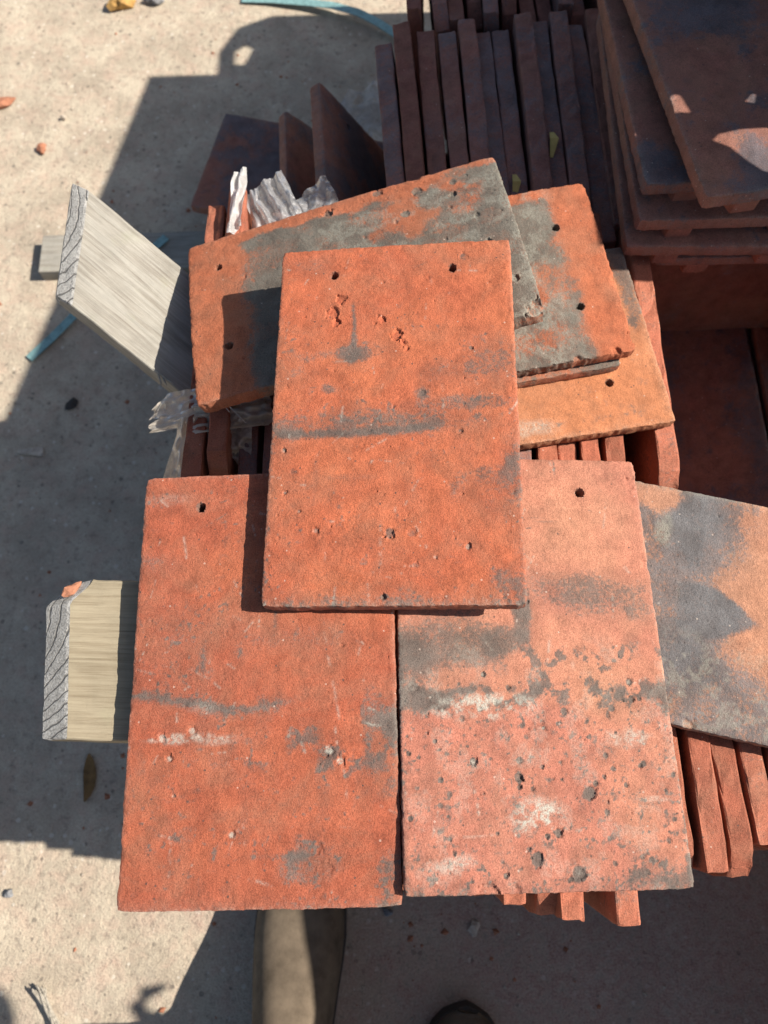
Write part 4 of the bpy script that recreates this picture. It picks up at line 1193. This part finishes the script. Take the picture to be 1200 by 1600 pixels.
debris('stone', 9, (-0.495, 0.423, 0.003), (0.018, 0.006, 0.003), M_stone, 'thin pale chip in the shade left of the pile', 'stone', (0, 0, 3))
debris('stone', 10, (-0.449, 0.497, 0.003), (0.008, 0.009, 0.004), M_black, 'dark round pebble in the shade below the upper timber', 'stone')
debris('stone', 11, (-0.440, -0.139, 0.004), (0.005, 0.005, 0.004), M_greyst, 'small dark pebble on the sunlit ground at the lower left', 'stone')
debris('stone', 12, (0.105, -0.175, 0.003), (0.009, 0.006, 0.003), M_stone, 'pale flake on the shaded ground in front of the pile', 'stone', (0, 0, 60))
debris('stone', 13, (0.004, -0.158, 0.004), (0.006, 0.005, 0.004), M_greyst, 'little grey pebble on the shaded ground right of the boot', 'stone')
debris('stone', 14, (-0.246, 0.957, 0.004), (0.006, 0.005, 0.004), M_greyst, 'little grey pebble in the shade behind the pile', 'stone')
debris('stone', 15, (-0.530, 1.02, 0.004), (0.006, 0.004, 0.004), M_stone, 'little pale pebble on the sunlit ground at the upper left', 'stone')
lf = link('dead_leaf', ribbon([(-0.364, 0.018, 0.007), (-0.363, 0.010, 0.005), (-0.362, 0.0, 0.004), (-0.361, -0.010, 0.003), (-0.3605, -0.020, 0.003), (-0.361, -0.030, 0.005), (-0.363, -0.038, 0.007)], [0.002, 0.010, 0.015, 0.016, 0.014, 0.009, 0.001], 0.001, 'leaf'), M_leaf)
tag(lf, 'long brown dead leaf in the shade below the tan timber', 'leaf')
for k, (x, y, z, l) in enumerate([(0.1225, 0.522, 0.413, 'yellow leaf scrap caught low between upright tiles of the shaded back row'), (0.158, 0.561, 0.425, 'yellow leaf scrap caught high between upright tiles of the shaded back row')]):
    o = link('leaf_scrap', ribbon([(x, y - 0.014, z - 0.006), (x + 0.002, y, z + 0.003), (x + 0.001, y + 0.012, z - 0.002)], [0.003, 0.008, 0.004], 0.0008, 'leaf'), M_yleaf)
    tag(o, l, 'leaf')
rope = bpy.data.objects.new('frayed_rope', None)
rope.location = (-0.37, -0.255, 0.004)
COL.objects.link(rope)
tag(rope, 'frayed grey piece of rope on the sunlit ground at the lower left corner', 'rope')
for k in range(26):
    a = rs.rand() * 0.5 - 0.25
    q0 = Vector((-0.018 + rs.rand() * 0.014 - 0.007, 0.016 + rs.rand() * 0.008, 0.002 + rs.rand() * 0.008))
    q1 = Vector((-0.006 + rs.rand() * 0.008 - 0.004, 0.002, 0.003 + rs.rand() * 0.006))
    q2 = Vector((0.010 + rs.rand() * 0.010 - 0.005, -0.022, 0.002 + rs.rand() * 0.006))
    q3 = Vector((0.018 + rs.rand() * 0.012 - 0.006, -0.045, 0.001 + rs.rand() * 0.006))
    link('strand', tube([q0, q1, q2, q3], [0.0006, 0.0013, 0.0013, 0.0012], 5), M_rope, rope)

# ================================================================== BOOTS
def boot(loc, rz, label):
    e = bpy.data.objects.new('boot', None)
    e.location = loc; e.rotation_euler = (0, 0, rz)
    COL.objects.link(e)
    tag(e, label, 'boot')
    # toe at y=0, heel at y=-0.30
    st = [(0.0, 0.012, 0.035), (-0.006, 0.024, 0.047), (-0.018, 0.035, 0.056), (-0.04, 0.044, 0.063), (-0.07, 0.049, 0.070), (-0.10, 0.0505, 0.082), (-0.13, 0.048, 0.098), (-0.16, 0.044, 0.115), (-0.20, 0.040, 0.130), (-0.24, 0.039, 0.132), (-0.28, 0.036, 0.128), (-0.298, 0.026, 0.11)]
    V = []; F = []; n = 25
    for i, (y, hw, h) in enumerate(st):
        for k in range(n):
            an = math.pi * k / (n - 1)
            cx, sz = math.cos(an), math.sin(an)
            x = hw * math.copysign(abs(cx) ** 0.75, cx)
            z = 0.022 + (h - 0.022) * sz ** 0.72
            cr = 0.0035 * math.sin(y * 190 + 1.5 * cx) * sz if -0.125 < y < -0.07 else 0
            V.append((x, y, z + cr))
    for i in range(len(st) - 1):
        for k in range(n - 1):
            F.append((i * n + k, i * n + k + 1, (i + 1) * n + k + 1, (i + 1) * n + k))
    F.append(tuple(range(n))); F.append(tuple((len(st) - 1) * n + k for k in range(n))[::-1])
    up = link('upper', mesh('upper', V, F), M_suede, e, smooth=True)
    sd = up.modifiers.new('smooth', 'SUBSURF'); sd.levels = 1; sd.render_levels = 1
    # shaft, an open tube with thickness
    V = []; F = []; m = 28
    prof = [(0.10, 0.037, 0.058, -0.235), (0.14, 0.041, 0.054, -0.238), (0.18, 0.046, 0.055, -0.242), (0.22, 0.049, 0.058, -0.245), (0.222, 0.045, 0.054, -0.245), (0.17, 0.041, 0.050, -0.24), (0.11, 0.033, 0.05, -0.235)]
    for (z, rx, ry, cy) in prof:
        for k in range(m):
            an = 2 * math.pi * k / m
            V.append((rx * math.cos(an), cy + ry * math.sin(an), z))
    for i in range(len(prof) - 1):
        for k in range(m):
            F.append((i * m + k, i * m + (k + 1) % m, (i + 1) * m + (k + 1) % m, (i + 1) * m + k))
    link('shaft', mesh('shaft', V, F), M_suede, e, smooth=True)
    pl = []
    for (y, hw, h) in st:
        pl.append((hw + 0.0015, y))
    outline = [(0.0, 0.005)] + [(-x, y) for x, y in pl] + [(0, -0.304)] + [(x, y) for x, y in pl[::-1]]
    link('sole', prism('sole', outline, 0.0, 0.024, 0.0), M_sole, e)
    # tongue and laces
    tp = [(-0.016, -0.125, 0.098), (0.016, -0.125, 0.098)]
    tg = mesh('tongue', [(0.0, -0.168, 0.123), (-0.010, -0.183, 0.1295), (0.010, -0.183, 0.1295), (-0.016, -0.195, 0.137), (0.016, -0.195, 0.137), (-0.016, -0.21, 0.165), (0.016, -0.21, 0.165)], [(0, 2, 1), (1, 2, 4, 3), (3, 4, 6, 5)])
    t = link('tongue', tg, M_lace, e)
    so = t.modifiers.new('thick', 'SOLIDIFY'); so.thickness = 0.004
    for k in range(4):
        y = -0.180 - 0.009 * k; z = 0.130 + 0.008 * k
        link('lace', tube([(-0.022, y, z - 0.003), (-0.008, y - 0.004, z + 0.004), (0.008, y - 0.004, z + 0.004), (0.022, y, z - 0.003)], 0.0022, 6), M_lace, e, smooth=True)
    return e
boot((-0.0915, -0.080, 0.001), R(-2), 'brown suede boot half in sunlight on the ground below the lower left tile')
boot((0.092, -0.252, 0.001), R(-6), 'dark brown boot toe in shade at the bottom edge')

# ================================================================== MADE-UP SHEETS AND HOOK OUT OF VIEW (added to shade pile and ground)
def sheet(name, x, pts, thick, label, hole=None):
    """flat panel in the plane x; pts: (y, z) outline"""
    bm = bmesh.new()
    vs = [bm.verts.new((0, y, z)) for y, z in pts]
    ed = [bm.edges.new((vs[i], vs[(i + 1) % len(vs)])) for i in range(len(vs))]
    for h in hole or []:
        hv = [bm.verts.new((0, y, z)) for y, z in h]
        ed += [bm.edges.new((hv[i], hv[(i + 1) % len(hv)])) for i in range(len(hv))]
    bmesh.ops.triangle_fill(bm, edges=ed, use_beauty=True)
    r = bmesh.ops.extrude_face_region(bm, geom=bm.faces[:])
    bmesh.ops.translate(bm, verts=[v for v in r['geom'] if isinstance(v, bmesh.types.BMVert)], vec=(thick, 0, 0))
    bmesh.ops.recalc_face_normals(bm, faces=bm.faces)
    me = bpy.data.meshes.new(name)
    bm.to_mesh(me); bm.free()
    o = link(name, me, M_ply)
    o.location = (x, 0, 0)
    return tag(o, label, 'plywood')
sheet('shade_sheet', 0.44, [(0.402, 0.13), (1.27, 0.13), (1.262, 0.60), (1.235, 0.655), (1.18, 0.682), (1.130, 0.682), (1.128, 0.79), (0.886, 0.842), (0.480, 0.93), (0.476, 0.744), (0.402, 0.738)], 0.014,  # added shade caster, outline cut to the wanted shadow edge
      'unseen plywood sheet added right of the tile pile to cast its shade',
      hole=[[(0.461, 0.722), (0.454, 0.710), (0.441, 0.700), (0.431, 0.690), (0.427, 0.676), (0.430, 0.662), (0.440, 0.652), (0.455, 0.648), (0.467, 0.655), (0.472, 0.672), (0.471, 0.700), (0.467, 0.716)], [(0.488, 0.722), (0.505, 0.728), (0.508, 0.742), (0.501, 0.752), (0.489, 0.748)], [(0.492, 0.676), (0.504, 0.672), (0.510, 0.684), (0.498, 0.694)], [(1.150, 0.64), (1.185, 0.628), (1.198, 0.648), (1.180, 0.668), (1.152, 0.668)]])  # holes let through the patches of sun on the pile
sheet('shade_sheet', 0.50, [(-0.030, 0.0), (-0.030, 0.615), (-0.147, 0.629), (-0.222, 0.640), (-0.262, 0.655), (-0.297, 0.70), (-0.297, 0.872), (-0.249, 0.874), (-0.231, 0.882), (-0.215, 0.900), (-0.205, 0.925), (-0.200, 0.95), (-0.192, 0.99), (-0.420, 0.99), (-0.420, 0.0)], 0.014,  # added shade caster, outline shaped for the shadow around the boots
      'unseen plywood sheet added right of the boots to shade the ground')
hk = [(0.507, -0.240, 0.640), (0.507, -0.255, 0.685), (0.507, -0.257, 0.712), (0.507, -0.251, 0.733), (0.507, -0.240, 0.741), (0.507, -0.228, 0.733), (0.507, -0.221, 0.712)]  # added out of view, bent to throw a hook-shaped shadow
h = link('shadow_hook', tube(hk, [0.010, 0.009, 0.0085, 0.0085, 0.008, 0.007, 0.003], 8), M_iron, smooth=True)
tag(h, 'unseen hook added on the plywood sheet for its shadow on the ground', 'hook')
